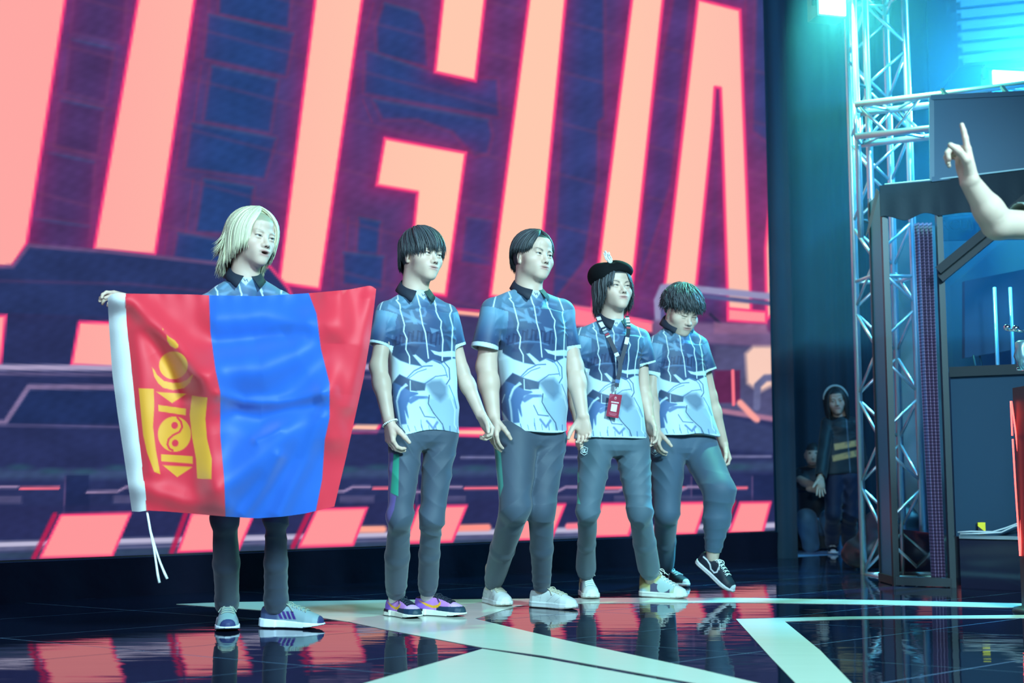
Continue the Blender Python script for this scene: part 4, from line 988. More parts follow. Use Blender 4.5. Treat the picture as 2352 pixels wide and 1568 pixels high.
    n = 0; Vs, Qs, Cs = [], [], []
    for V, Q, C in body: Vs.append(V - BASE[0]); Qs.append(Q + n); Cs.append(C); n += len(V)
    old = holder.data; holder.data = mesh_np('person', np.concatenate(Vs), np.concatenate(Qs), np.concatenate(Cs)); holder.data.materials.append(SKIN); bpy.data.meshes.remove(old)
    return holder, dict(O=O, R=Rh, s=hs, nb=nb, hem=hem, Rt=Rt, sh=sh, shirt=shirt, pants=pants, base=BASE[0].copy())


def hair_on(h, info, polys, rng, col, cap=None, w=0.010, th=0.0045, jit=0.22, m=12, name='hair'):
    V, Q, C = locks(HC, polys, rng, col, w, th, m, jit); Vs, Qs, Cs = [V], [Q], [C]
    if cap is not None:
        v, q_ = cap; Vs.append(v); Qs.append(q_ + len(V)); c0 = np.array([col(p) for p in v[:1]])[0] if callable(col) else np.asarray(col); Cs.append(np.tile(c0 * 0.8, (len(v), 1)))
    V = np.concatenate(Vs); BASE[0] = info['base']
    return part(name, info['O'] + (V * info['s']) @ info['R'].T, np.concatenate(Qs), np.concatenate(Cs), HAIRM, h)


def hair_cap(front_z, side_z, back_z, grow=0.006, gap=None, fy=-0.02):
    F = Field((-0.1, -0.1, -0.12), (0.1, 0.14, 0.14), 0.0038); F.u(ell(HC, HR + grow))
    F.u(ell((0, 0.045, -0.01), (0.062, 0.066, 0.07)), 0.02)
    def keep(x, y, z):
        zc = np.where(y < fy - 0.02, front_z, np.where(y < 0.035, side_z, back_z)) + 0 * x
        return zc - z
    w = F._win(F.lo, F.lo + F.h * F.n, 0); K = keep(w[1], w[2], w[3])
    if gap: K = np.maximum(K, np.broadcast_to(np.where((w[2] < -0.03) & (np.abs(w[1] - gap[0]) < gap[1] * np.clip((gap[2] - w[3]) / 0.05, 0, 1)), 0.01, -1.0), K.shape if False else np.broadcast_shapes(K.shape, F.D.shape)))
    F.D = np.maximum(F.D, K).astype(np.float32); F.bend(lambda p: 0.0012 * np.sin(500 * np.arctan2(p[:, 0], p[:, 1] - 0.02) * 0.1 + 3 * waves(p, 40, 2)), 0.01)
    V, Q = F.skin(); return relax(V, Q, 2, 0.5), Q
TEST_ONLY = None
DARK = np.array([0.026, 0.030, 0.036]); BLOND = np.array([0.66, 0.60, 0.42])
G1 = 'five players in matching blue jerseys'

# ---- tall player in the middle of the row: curtain parting, ear showing
P3 = dict(d0=6.15, yaw=32, seed=31, rows=[(715, 1136, 1296), (760, 1138, 1302), (820, 1141, 1298), (905, 1143, 1303), (950, 1150, 1306), (993, 1158, 1308)],
          sh=[(1131, 712), (1292, 714)], se=[(1114, 801), (1306, 803)], ser=[0.068, 0.058], shr=1.06, neck=(1213, 660, 0.0), nk=1.06,
          hip=[(1184, 1010), (1256, 1010)], knee=[(1183, 1165, -0.16), (1244, 1168, -0.08)], legr=[(0.104, 0.078, 0.050), (0.096, 0.073, 0.049)],
          shoes=[dict(at=(1141, 1388), yaw=24, style='cup', L=0.27), dict(at=(1271, 1396), yaw=55, style='cup', L=0.27)], cuffz=0.03,
          stripe=[([(1136, 1026), (1149, 1026), (1156, 1115), (1148, 1142), (1141, 1100)], (64, 150, 140)), ([(1128, 1026), (1136, 1026), (1147, 1150), (1120, 1240), (1116, 1300), (1110, 1300), (1112, 1210), (1140, 1150)], (120, 108, 168))],
          arm=[dict(el=(1117, 842, -0.13), wr=(1134, 957, -0.19), d=(0.0, -0.05, -1), n=(0.75, 0.55, 0), th=(0.3, -1, 0), curl=(0.25, 0.35, 0.3), thumb=0.7, s=1.0, r=(0.053, 0.049, 0.050, 0.031)),
               dict(el=(1319, 842, 0.10), wr=(1338, 955, 0.02), d=(0.1, -0.1, -1), n=(-0.3, -0.85, 0), th=(-1, -0.2, 0), curl=(0.5, 0.6, 0.4), thumb=0.5, r=(0.049, 0.045, 0.045, 0.029))],
          head=dict(eye=(1250, 585), yaw=37, pitch=2, roll=5, s=1.04, hair_c=DARK, look=dict(fat=0.008, eye=0.0044, jaw=1.06, hairline=0.078)))
# ---- player beside the flag: fringe over the brow, bead bracelet
P2 = dict(d0=5.71, yaw=28, seed=11, rows=[(718, 884, 1040), (760, 889, 1046), (819, 892, 1043), (908, 894, 1047), (967, 903, 1050), (996, 912, 1053)],
          sh=[(888, 720), (1027, 722)], se=[(869, 794), (1049, 797)], ser=[0.048, 0.046], shr=0.94, neck=(952, 662, 0.0), nk=0.96,
          hip=[(932, 1000), (1014, 1000)], knee=[(918, 1190, -0.10), (991, 1190, -0.02)], legr=[(0.080, 0.066, 0.047), (0.078, 0.062, 0.047)],
          shoes=[dict(at=(926, 1417), yaw=40, style='swoosh', L=0.25), dict(at=(1011, 1414), yaw=64, style='swoosh', L=0.268)], cuffz=0.058, sock=(214, 206, 200),
          stripe=[([(904, 1043), (917, 1043), (915, 1139), (897, 1131)], (38, 140, 118)), ([(892, 1040), (904, 1040), (896, 1131), (910, 1140), (905, 1170), (893, 1200), (886, 1240), (878, 1240), (880, 1160)], (96, 78, 140))],
          arm=[dict(el=(869, 842, -0.12), wr=(893, 966, -0.17), d=(0.12, -0.05, -1), n=(0.85, 0.5, 0), th=(0.5, -1, 0), curl=(0.5, 0.65, 0.45), thumb=0.55, s=1.02, r=(0.043, 0.038, 0.039, 0.0265)),
               dict(el=(1060, 852, 0.10), wr=(1104, 952, 0.06), d=(0.5, -0.1, -0.9), n=(-0.75, -0.45, -0.3), th=(0.5, -0.8, 0.2), curl=(0.75, 0.8, 0.6), thumb=0.4, s=0.95, r=(0.040, 0.034, 0.035, 0.0245))],
          head=dict(eye=(995.5, 584), yaw=42, pitch=3, roll=4, s=1.0, hair_c=DARK, look=dict(fat=0.003, eye=0.0034, jaw=1.0)))
# ---- flag bearer with blond hair
P1 = dict(d0=5.28, yaw=24, seed=51, rows=[(708, 466, 650), (760, 470, 648), (850, 476, 642), (950, 474, 644), (1000, 470, 648)],
          sh=[(474, 704), (645, 700)], se=[(402, 752, -0.12), (712, 752, 0.0)], ser=[0.060, 0.060], neck=(562, 627, 0.0), nk=0.9,
          hip=[(530, 1010), (612, 1010)], knee=[(517, 1190, -0.05), (634, 1190, 0.0)], legr=[(0.085, 0.066, 0.051), (0.085, 0.058, 0.052)],
          shoes=[dict(at=(521, 1443), yaw=14, style='runner', L=0.28), dict(at=(671, 1441), yaw=80, style='runner', L=0.285)], cuffz=0.0, cuff=False, pant_c=(54, 64, 84),
          arm=[dict(el=(360, 790, -0.22), wr=(308, 692, -0.24), d=(-1, -0.05, 0.20), n=(0.1, -0.6, -1), th=(0.1, -1, 0.3), curl=(0.25, 0.75, 0.7), thumb=0.8, s=0.9, r=(0.040, 0.036, 0.036, 0.025)),
               dict(el=(752, 790, -0.04), wr=(800, 715, -0.02), d=(0.9, -0.1, 0.5), n=(-0.1, -0.6, -1), th=(0, -1, 0.3), curl=(0.9, 0.9, 0.6), thumb=0.8, s=0.85, r=(0.040, 0.036, 0.036, 0.025))],
          head=dict(eye=(609, 545), yaw=47, pitch=4, roll=5, s=1.03, hair_c=BLOND * 0.5, look=dict(mouth=0.006, eye=0.0036, jaw=0.95, brow=0.4)))
# ---- player with the black beret and the lanyard
P4 = dict(d0=6.58, yaw=23, seed=71, rows=[(775, 1334, 1476), (812, 1336, 1470), (863, 1338, 1462), (950, 1331, 1476), (1006, 1323, 1487)],
          sh=[(1334, 776), (1470, 776)], se=[(1319, 846), (1485, 837)], ser=[0.060, 0.052], shr=0.96, neck=(1406, 729, 0.0), nk=0.92,
          hip=[(1370, 1022), (1450, 1022)], knee=[(1349, 1175, -0.10), (1470, 1176, -0.04)], legr=[(0.100, 0.064, 0.056), (0.098, 0.070, 0.058)],
          shoes=[dict(at=(1351, 1371), yaw=6, style='hightop', L=0.27), dict(at=(1523, 1372), yaw=58, style='hightop', L=0.275)], cuffz=0.085, pant_c=(76, 96, 112),
          stripe=[([(1318, 1075), (1329, 1085), (1331, 1106), (1326, 1110), (1326, 1130), (1333, 1157), (1318, 1155)], (70, 170, 150))],
          arm=[dict(el=(1320, 905, 0.02), wr=(1332, 985, -0.06), d=(0, 0, -1), n=(0.9, 0.3, 0), th=(0, -1, 0), curl=(0.4, 0.5, 0.4), r=(0.040, 0.036, 0.036, 0.025)),
               dict(el=(1478, 900, 0.10), wr=(1492, 962, 0.05), d=(0.2, -0.1, -1), n=(-0.7, -0.5, -0.2), th=(0.2, -0.9, 0), curl=(0.35, 0.5, 0.4), thumb=0.4, s=0.95, r=(0.040, 0.036, 0.036, 0.025))],
          head=dict(eye=(1428, 656), yaw=24, pitch=-5, roll=0, s=1.02, hair_c=DARK, look=dict(fat=0.002, eye=0.0036, jaw=0.96)))
# ---- player at the end of the row looking down at his step
P5 = dict(d0=7.30, yaw=20, seed=91, rows=[(792, 1500, 1612), (830, 1498, 1618), (867, 1491, 1621), (951, 1484, 1633), (1000, 1492, 1648)], deep=0.72,
          sh=[(1506, 792), (1606, 792)], se=[(1494, 862), (1624, 853)], ser=[0.064, 0.058], neck=(1552, 740, -0.02), nk=1.1, shr=1.05,
          hip=[(1532, 1028), (1606, 1030)], knee=[(1530, 1175, -0.05), (1652, 1127, -0.22)], legr=[(0.112, 0.080, 0.056), (0.115, 0.096, 0.054)],
          shoes=[dict(at=(1544, 1345), yaw=35, style='skate', L=0.27), dict(at=(1640, 1326), d=7.14, yaw=52, pitch=36, style='skate', L=0.272)], cuffz=0.035, pant_c=(66, 86, 108),
          arm=[dict(el=(1494, 905, -0.10), wr=(1506, 985, -0.18), d=(0.05, -0.1, -1), n=(0.9, 0.4, 0), th=(0, -1, 0), curl=(0.4, 0.5, 0.4), r=(0.044, 0.040, 0.040, 0.028)),
               dict(el=(1631, 910, 0.14), wr=(1662, 1020, 0.20), d=(0.25, 0.0, -1), n=(-0.9, -0.2, 0), th=(0, -1, 0), curl=(0.6, 0.8, 0.6), s=1.0, r=(0.044, 0.040, 0.040, 0.028))],
          head=dict(eye=(1583, 728), yaw=26, pitch=27, roll=3, s=1.05, dd=-0.06, hair_c=DARK, look=dict(fat=0.010, eye=0.0012, jaw=1.08)))

rng = np.random.default_rng(7)


def do(n): return TEST_ONLY is None or n in TEST_ONLY


if do(1):
    h, i1 = player(P1, 'person with chin-length blond hair holding up a flag', G1); i1['obj'] = h
    L = []
    pole = (0.012, -0.30, 0.95)
    for k in range(1300):
        ph = rng.uniform(-math.pi, math.pi)
        if -0.50 < ph < 0.22: continue
        ab = abs(ph); z = np.interp(ab, [0.2, 0.6, 1.0, 1.5, 2.0, 3.14], [-0.035, -0.045, -0.055, -0.10, -0.155, -0.165]) + rng.normal() * 0.010
        L.append(drape_lock(pole, ph, z, 0.010 + rng.uniform(0, 0.010), 0.020 + rng.uniform(0, 0.012), 0.55 * np.sign(ph) * max(0, 1.1 - ab), flick=(0.035 * rng.uniform(0, 1) if 1.7 < ab < 2.8 else 0.0)))
    for k in range(130):
        ph = -math.pi * rng.uniform(0.55, 0.95); L.append(drape_lock(pole, ph, -0.075 + rng.normal() * 0.012, 0.016, 0.030, 0, flick=0.05 * rng.uniform(0.4, 1)))
    hair_on(h, i1, L, rng, lambda p: BLOND * (0.55 if p[2] > 0.105 and abs(p[0]) < 0.02 else 1.0), hair_cap(0.07, 0.0, -0.10, 0.006), 0.0055, 0.003, 0.16)
if do(2):
    h, i2 = player(P2, 'person with a dark fringe swept over the brow standing beside the flag', G1); i2['obj'] = h
    L = []; pole = (-0.02, 0.42, 0.9)
    for k in range(1500):
        ph = rng.uniform(-math.pi, math.pi); ab = abs(ph)
        z = np.interp(ab, [0, 0.5, 0.9, 1.25, 1.7, 2.4, 3.14], [0.026, 0.014, 0.004, -0.004, -0.01, -0.06, -0.075]) + rng.normal() * 0.010 + 0.007 * math.sin(ph * 11 + 1) * (ab < 0.7) - 0.006 * (0.7 < ab < 1.3)
        L.append(drape_lock(pole, ph, z, 0.008 + rng.uniform(0, 0.018), 0.010 + 0.012 * (ab < 1.0) * rng.uniform(0.4, 1.2) + rng.uniform(0, 0.008), (0.30 + 0.15 * math.sin(ph * 9)) * max(0, 1.3 - ab), curl=(0.005, 5, rng.uniform(0, 6))))
    hair_on(h, i2, L, rng, DARK * 1.7, hair_cap(0.055, 0.018, -0.05, 0.008), 0.0046, 0.0028, 0.35)
if do(3):
    h, i3 = player(P3, 'tall person with parted dark hair and a bare forehead, in pale low shoes', G1); i3['obj'] = h
    L = []; pole = (0.016, -0.42, 0.88)
    for k in range(1500):
        ph = rng.uniform(-math.pi, math.pi); ab = abs(ph)
        if -0.62 < ph < 0.50: continue
        z = np.interp(ab, [0.5, 0.8, 1.2, 1.6, 2.1, 2.6, 3.14], [0.040, 0.016, 0.006, 0.012, 0.005, -0.055, -0.075]) + rng.normal() * 0.006
        L.append(drape_lock(pole, ph, z, 0.008 + rng.uniform(0, 0.010), 0.012 + rng.uniform(0, 0.010), 0.40 * np.sign(ph) * max(0, 1.2 - ab), curl=(0.002, 4, rng.uniform(0, 6))))
    hair_on(h, i3, L, rng, DARK * 1.7, hair_cap(0.085, 0.018, -0.05, 0.006), 0.0046, 0.0028, 0.35)
if do(4):
    h, i4 = player(P4, 'person in a black beret wearing a lanyard with a red card', G1); i4['obj'] = h
    L = []; pole = (0.008, -0.35, 0.92)
    for k in range(1300):
        ph = rng.uniform(-math.pi, math.pi); ab = abs(ph)
        if -0.34 < ph < 0.26: continue
        z = np.interp(ab, [0.25, 0.6, 0.9, 1.3, 2.0, 3.14], [0.012, -0.004, -0.030, -0.095, -0.125, -0.13]) + rng.normal() * 0.010
        L.append(drape_lock(pole, ph, z, 0.006 + rng.uniform(0, 0.008), 0.014 + rng.uniform(0, 0.012), 0.45 * np.sign(ph) * max(0, 1.0 - ab), curl=(0.004, 5, rng.uniform(0, 6)), flick=0.02 * rng.uniform(-0.5, 1)))
    hair_on(h, i4, L, rng, DARK * 1.8, hair_cap(0.075, 0.0, -0.09, 0.005), 0.0046, 0.0028, 0.35)
if do(5):
    h, i5 = player(P5, 'person with wavy dark hair looking down with one heel raised', G1); i5['obj'] = h
    L = []; pole = (0.0, 0.25, 0.96)
    for k in range(1500):
        ph = rng.uniform(-math.pi, math.pi); ab = abs(ph)
        zl = np.interp(ab, [0, 0.6, 1.1, 1.5, 2.2, 3.14], [0.036, 0.032, 0.022, 0.016, -0.01, -0.05]) + rng.normal() * 0.008; z = zl + (0.11 - zl) * rng.uniform(0, 1) ** 1.6 * 0.75
        L.append(drape_lock(pole, ph, z, 0.016 + rng.uniform(0, 0.024), 0.022 + rng.uniform(0, 0.020), rng.normal() * 0.3, curl=(0.012, 9 + 5 * rng.uniform(), rng.uniform(0, 6)), start=0.05 + rng.uniform(0, 0.8)))
    hair_on(h, i5, L, rng, DARK * 1.8, hair_cap(0.058, 0.020, -0.03, 0.016), 0.0042, 0.0032, 0.4)
# ------------------------------------------------------------------ the flag
def curve(pts, n):
    pts = np.asarray(pts, float); s = np.concatenate([[0], np.cumsum(np.linalg.norm(np.diff(pts, axis=0), axis=1))]); t = np.linspace(0, s[-1], n)
    o = np.stack([np.interp(t, s, pts[:, i]) for i in range(2)], 1)
    for _ in range(max(2, n // 22)): o[1:-1] = (o[:-2] + 2 * o[1:-1] + o[2:]) / 4
    return o


def coons(left, right, top, bottom, nu, nv):
    L, R = curve(left, nv), curve(right, nv); T, B = curve(top, nu), curve(bottom, nu); T[0], T[-1], B[0], B[-1] = L[0], R[0], L[-1], R[-1]
    u = np.linspace(0, 1, nu)[:, None, None]; v = np.linspace(0, 1, nv)[None, :, None]
    return (1 - u) * L[None] + u * R[None] + (1 - v) * T[:, None] + v * B[:, None] - ((1 - u) * (1 - v) * L[0] + u * (1 - v) * R[0] + (1 - u) * v * L[-1] + u * v * R[-1])


if do(1):
    NU, NV = 300, 250
    seam = [(287, 674), (289, 740), (300, 840), (312, 960), (324, 1060), (333, 1130), (336, 1172)]
    FP = coons(seam, [(864, 664), (860, 700), (850, 780), (835, 870), (815, 960), (795, 1050), (768, 1163)],
               [(287, 674), (440, 676), (480, 678), (600, 680), (710, 673), (800, 665), (852, 655), (864, 664)], [(336, 1172), (380, 1174), (440, 1179), (520, 1186), (590, 1190), (650, 1186), (700, 1179), (768, 1163)], NU, NV)
    pp = FP.reshape(-1, 2)
    U = np.repeat(np.linspace(0, 1, NU), NV); Vv = np.tile(np.linspace(0, 1, NV), NU)
    def fdepth(pp, U, Vv):
        d = 4.955 + 0.13 * U - 0.05 * np.sin(U * 2.6 + 0.2) * np.sin(np.clip(Vv, 0, 1) * 3.0)
        for q, s, a in (([(292, 690), (345, 742), (400, 792), (470, 868), (500, 930)], 22, 0.030), ([(495, 850), (600, 846), (680, 810), (745, 750)], 34, 0.034), ([(510, 1120), (590, 1060), (660, 990), (740, 900)], 30, 0.028),
                        ([(500, 730), (600, 720), (700, 735)], 22, 0.016), ([(770, 680), (800, 790), (760, 900), (765, 1000)], 26, 0.024), ([(330, 1120), (420, 1150), (520, 1165)], 16, 0.012), ([(560, 1180), (610, 1110), (640, 1050)], 10, 0.008),
                        ([(320, 760), (330, 900), (350, 1080)], 18, 0.012), ([(440, 870), (480, 1000), (490, 1120)], 22, 0.016), ([(640, 1180), (700, 1060), (735, 960)], 14, 0.012), ([(845, 690), (830, 800), (800, 930)], 14, 0.012),
                        ([(505, 905), (560, 925), (640, 925), (735, 905)], 9, 0.008), ([(590, 1010), (640, 985)], 8, 0.006)):
            d = d - a * 2.1 * np.exp(-(pdist(pp, q, False) / (s * 1.5)) ** 2)
        for q, s, a in (([(510, 940), (600, 965), (720, 935)], 24, 0.022), ([(500, 790), (600, 780), (700, 770)], 20, 0.012), ([(300, 720), (370, 800), (420, 900)], 20, 0.018)): d = d + a * 1.7 * np.exp(-(pdist(pp, q, False) / (s * 1.2)) ** 2)
        g = waves(pp, 0.07, 4) * 0.0010 + waves(pp * (1, 0.35), 0.12, 9) * 0.0006
        edge = np.exp(-Vv / 0.05) * np.sin(pp[:, 0] * 0.16 + waves(pp, 0.03, 2)) * 0.0022; return d + g + edge
    d = fdepth(pp, U, Vv); V = at(pp[:, 0], pp[:, 1], d)
    def K(l): return [(200 + a / 2.178, 640 + b / 2.178) for a, b in l]
    RED, BLU, GLD = (246, 40, 66), (30, 100, 206), (255, 172, 40)
    p = Paint(pp, RED)
    bl = np.interp(pp[:, 1], [670, 760, 850, 900, 1000, 1100, 1190], [480, 483, 495, 506, 506, 515, 518]); br = np.interp(pp[:, 1], [670, 720, 800, 880, 960, 1010, 1100, 1190], [708, 727, 737, 757, 757, 746, 740, 722])
    p.mix(np.clip((pp[:, 0] - bl) / 2 + 0.5, 0, 1) * np.clip((br - pp[:, 0]) / 2 + 0.5, 0, 1), BLU)
    p.poly(K([(398, 278), (410, 290), (440, 308), (457, 330), (455, 345), (440, 349), (415, 335), (400, 310)]), GLD, 1.6); p.disc(K([(432, 433)])[0], (33, 32), GLD, 1.6); p.poly(K([(376, 244), (384, 254), (378, 258)]), GLD, 1.6)
    p.poly(K([(325, 442), (336, 490), (355, 522), (380, 545), (430, 557), (485, 547), (515, 520), (532, 475), (522, 483), (500, 505), (470, 518), (430, 521), (385, 511), (350, 480), (337, 455)]), GLD, 1.6)
    for q in ([(345, 565), (498, 575), (425, 622)], [(356, 630), (495, 650), (494, 683), (357, 662)], [(370, 877), (528, 888), (529, 925), (371, 913)], [(378, 932), (528, 941), (451, 992)],
              [(258, 547), (334, 550), (336, 640), (330, 740), (345, 860), (367, 978), (335, 965), (300, 870), (280, 780), (268, 660)], [(524, 584), (602, 594), (592, 700), (600, 800), (624, 900), (622, 1002), (551, 999), (545, 900), (525, 790), (513, 680)]): p.poly(K(q), GLD, 1.6)
    p.disc(K([(437, 777)])[0], (38, 40.5), GLD, 1.6); p.line(K([(452, 694), (470, 715), (476, 742), (462, 766), (430, 782), (408, 802), (402, 828), (412, 850), (428, 858)]), 4.5, RED, 1.5)
    p.disc(K([(438, 733)])[0], (7.5, 8), RED, 1.5); p.disc(K([(441, 822)])[0], (7.5, 8), RED, 1.5)
    SILK = mat('flag_silk', attr='Col', rough=0.56, spec=0.5, sheen=0.7)
    nt = SILK.node_tree; b = nt.nodes['Principled BSDF']; tr = nt.nodes.new('ShaderNodeBsdfTranslucent'); mx = nt.nodes.new('ShaderNodeMixShader'); at_ = nt.nodes['Attribute']; mx.inputs[0].default_value = 0.25
    nt.links.new(at_.outputs['Color'], tr.inputs['Color']); nt.links.new(b.outputs[0], mx.inputs[1]); nt.links.new(tr.outputs[0], mx.inputs[2]); nt.links.new(mx.outputs[0], nt.nodes['Material Output'].inputs['Surface'])
    ii = np.arange(NU * NV).reshape(NU, NV); fq = np.stack([ii[:-1, :-1], ii[:-1, 1:], ii[1:, 1:], ii[1:, :-1]], -1).reshape(-1, 4)
    flag = empty('flag', (*V[:, :2].mean(0), 0), 'red and blue flag with a golden emblem and white header strip', 'flag'); fb = -np.array(flag.location)
    link('field', mesh_np('field', V + fb, fq, p.lin()), SILK, flag)
    # white canvas header: a flattened sleeve
    CANV = mat('header_canvas', (0.92, 0.92, 0.92), 0.8, bump=(220, 0.2, 0.002))
    nu, nv = 16, 120
    HP = coons([(247, 684), (250, 740), (258, 860), (270, 950), (288, 1070), (303, 1174)], [(a + 1.5, b) for a, b in seam], [(247, 684), (258, 675), (272, 672), (288, 674)], [(303, 1174), (320, 1175), (337, 1172)], nu, nv).reshape(-1, 2)
    u = np.repeat(np.linspace(0, 1, nu), nv); v = np.tile(np.linspace(0, 1, nv), nu)
    d0_ = fdepth(np.stack([np.interp(v, [0, 1], [287, 336]), HP[:, 1]], 1), 0 * u, v) + 0.05 * (1 - u)
    bul = 0.010 * np.sin(np.pi * u) + 0.001 + 0.002 * np.sin(v * 40 + u * 3) * u
    Vf = at(HP[:, 0], HP[:, 1], d0_ - bul); Vb = at(HP[:, 0], HP[:, 1], d0_ + bul); kk = np.arange(nu * nv).reshape(nu, nv)
    f1 = np.stack([kk[:-1, :-1], kk[:-1, 1:], kk[1:, 1:], kk[1:, :-1]], -1).reshape(-1, 4)
    link('header_strip', mesh_np('header_strip', np.concatenate([Vf, Vb]) + fb, np.concatenate([f1, f1[:, ::-1] + nu * nv])), CANV, flag)
    for q in ([(337, 1170), (344, 1215), (353, 1258), (358, 1290), (362, 1318), (366, 1338)], [(337, 1170), (346, 1220), (358, 1262), (368, 1292), (377, 1314), (384, 1329)]):
        q = np.array(q, float); MB().tube(at(q[:, 0], q[:, 1], 4.97 + 0 * q[:, 0]) + fb, [0.004, 0.004, 0.004, 0.0042, 0.005, 0.0055], 7).build('tie_cord', CANV, flag, True)
# ------------------------------------------------------------------ truss tower, player booth and lamps at the right of the stage
ALU = mat('brushed_aluminium', (0.62, 0.68, 0.74), 0.32, 0.9, bump=(60, 0.1, 0.002))
BLKM = mat('black_powder_coat', (0.035, 0.045, 0.055), 0.4, 0.3)
FASC = mat('black_fascia_cloth', (0.008, 0.022, 0.040), 0.75, bump=(14, 0.3, 0.01))
SLATE = mat('slate_panel', (0.012, 0.042, 0.085), 0.7, spec=0.3)


def yaw2(a): c, s = math.cos(a), math.sin(a); return np.array([[c, -s, 0], [s, c, 0], [0, 0, 1.0]])


def truss(name, O, R, L, w, label, rch=0.024, rd=0.0105, step=0.30, skip=()):
    """box truss along the frame's z: four chords with zigzag braces on every face; chords and braces are parts"""
    t = empty(name, O, label, 'truss'); h = w / 2; cs = [(-h, -h), (h, -h), (h, h), (-h, h)]
    T = lambda p: np.asarray(p) @ R.T
    for a, b in cs: MB().tube([T((a, b, 0)), T((a, b, L / 2)), T((a, b, L))], rch, 14).build('chord', ALU, t, True)
    n = int(L / step)
    for f in range(4):
        a, b = cs[f], cs[(f + 1) % 4]
        for k in range(n):
            z0, z1 = k * step + 0.02, (k + 1) * step - 0.02; p, q = (a, b) if (k + f) % 2 else (b, a)
            MB().tube([T((*p, z0)), T((*q, z1))], rd, 8).build('brace', ALU, t, True)
    for z in np.arange(0.0, L + 0.01, 2.0):                            # end plates where sections bolt together
        for f in range(4):
            a, b = cs[f], cs[(f + 1) % 4]; MB().tube([T((*a, min(z, L))), T((*b, min(z, L)))], rd * 1.3, 8).build('end_rung', ALU, t, True)
    return t


TD = 8.55; tw0 = at(2046, 1100, TD); Rtw = yaw2(math.radians(9))
truss('truss_tower', (tw0[0], TD, 0.0), Rtw, 6.0, 0.29, 'upright aluminium box truss tower standing behind the booth frame')
# cross truss bolted to the tower, running off to the right
p0, p1 = at(1985, 285, 8.22), at(2352, 258, 7.80); ax_ = unit(np.array([p1[0] - p0[0], p1[1] - p0[1], 0])); Rh_ = np.stack([np.cross((0, 0, 1.0), ax_), np.array([0, 0, 1.0]), ax_], 1)
if np.linalg.det(Rh_) < 0: Rh_[:, 0] *= -1
truss('cross_truss', p0 - ax_ * 0.04, Rh_, 2.4, 0.215, 'horizontal aluminium truss bolted across the tower', 0.022, 0.010, 0.22)
# lamp pipe clipped to the tower
pp_ = empty('lamp_pipe', (*at(1970, 1100, 8.3)[:2], 1.55), 'slim upright pipe clipped beside the truss tower', 'pipe')
zt_ = [at(1974, 545, 8.3)[2], 6.0]; x_, y_ = at(1970, 300, 8.3)[0], 8.3; b_ = -np.array(pp_.location)
pp_.location.z = zt_[0]; b_ = -np.array((pp_.location.x, pp_.location.y, zt_[0]))
MB().tube([(x_, y_, zt_[0]) + b_, (x_, y_, 3.0) + b_, (x_, y_, zt_[1]) + b_], 0.021, 12).build('pipe', ALU, pp_, True)
for z in (zt_[0] + 0.12, 3.3): MB().tube([(x_, y_, z) + b_, (x_ + 0.14, y_ + 0.14, z) + b_], 0.012, 8).build('clamp_arm', BLKM, pp_, True)


def lamp(name, c, size, R, col, estr, label, energy, aim, angle=120):
    t = empty(name, c, label, 'stage lamp')
    H = MB(); w, h, d = size
    MB().box((0, d / 2 + 0.02, 0), (w * 1.12, d, h * 1.12)).build('housing', BLKM, t)
    MB().box((0, 0.006, 0), (w, 0.012, h)).build('lit_face', mat(name + '_face', (0.9, 1, 1), 0.3, emit=col, estr=estr), t)
    y = MB(); y.bar((-w * 0.6, d / 2, 0), (-w * 0.6, d / 2, h * 0.9), 0.02); y.bar((w * 0.6, d / 2, 0), (w * 0.6, d / 2, h * 0.9), 0.02); y.bar((-w * 0.6, d / 2, h * 0.9), (w * 0.6, d / 2, h * 0.9), 0.02); y.build('yoke', BLKM, t)
    t.rotation_euler = (0, 0, R)
    l = light(name + '_beam', 'SPOT', (0, -0.03, 0), aim, energy, tuple(col), 0.12, angle, 0.9); l.location = np.array(c) + (math.sin(R) * 0.03, -math.cos(R) * 0.05, 0); l.rotation_euler = (Vector(aim) - Vector(l.location)).to_track_quat('-Z', 'Y').to_euler()
    return t


c1 = at(1913, 8, 8.25); lamp('wash_lamp', c1, (0.19, 0.15, 0.14), 0.25, (0.20, 1.0, 0.62), 22, 'square wash lamp glowing green-white beside the pipe', 1000, (2.6, 6.0, 1.0), 165)
c2 = at(2345, 180, 8.7); lamp('bar_lamp', c2, (0.42, 0.10, 0.10), 0.15, (0.06, 0.55, 1.0), 40, 'wide bar lamp glowing cyan above the dark panel', 3600, (2.6, 5.0, 1.5), 165)
# dark flat panel hung from the cross truss
def quad_panel(name, pts, th, m, label, cat, par=None):
    P = np.array([at(*q) for q in pts]); n = unit(np.cross(P[1] - P[0], P[3] - P[0])); n = n if n[1] > 0 else -n
    o = MB().prism(P, n * th).build(name, m, par)
    return tag(o, label, cat) if label else o


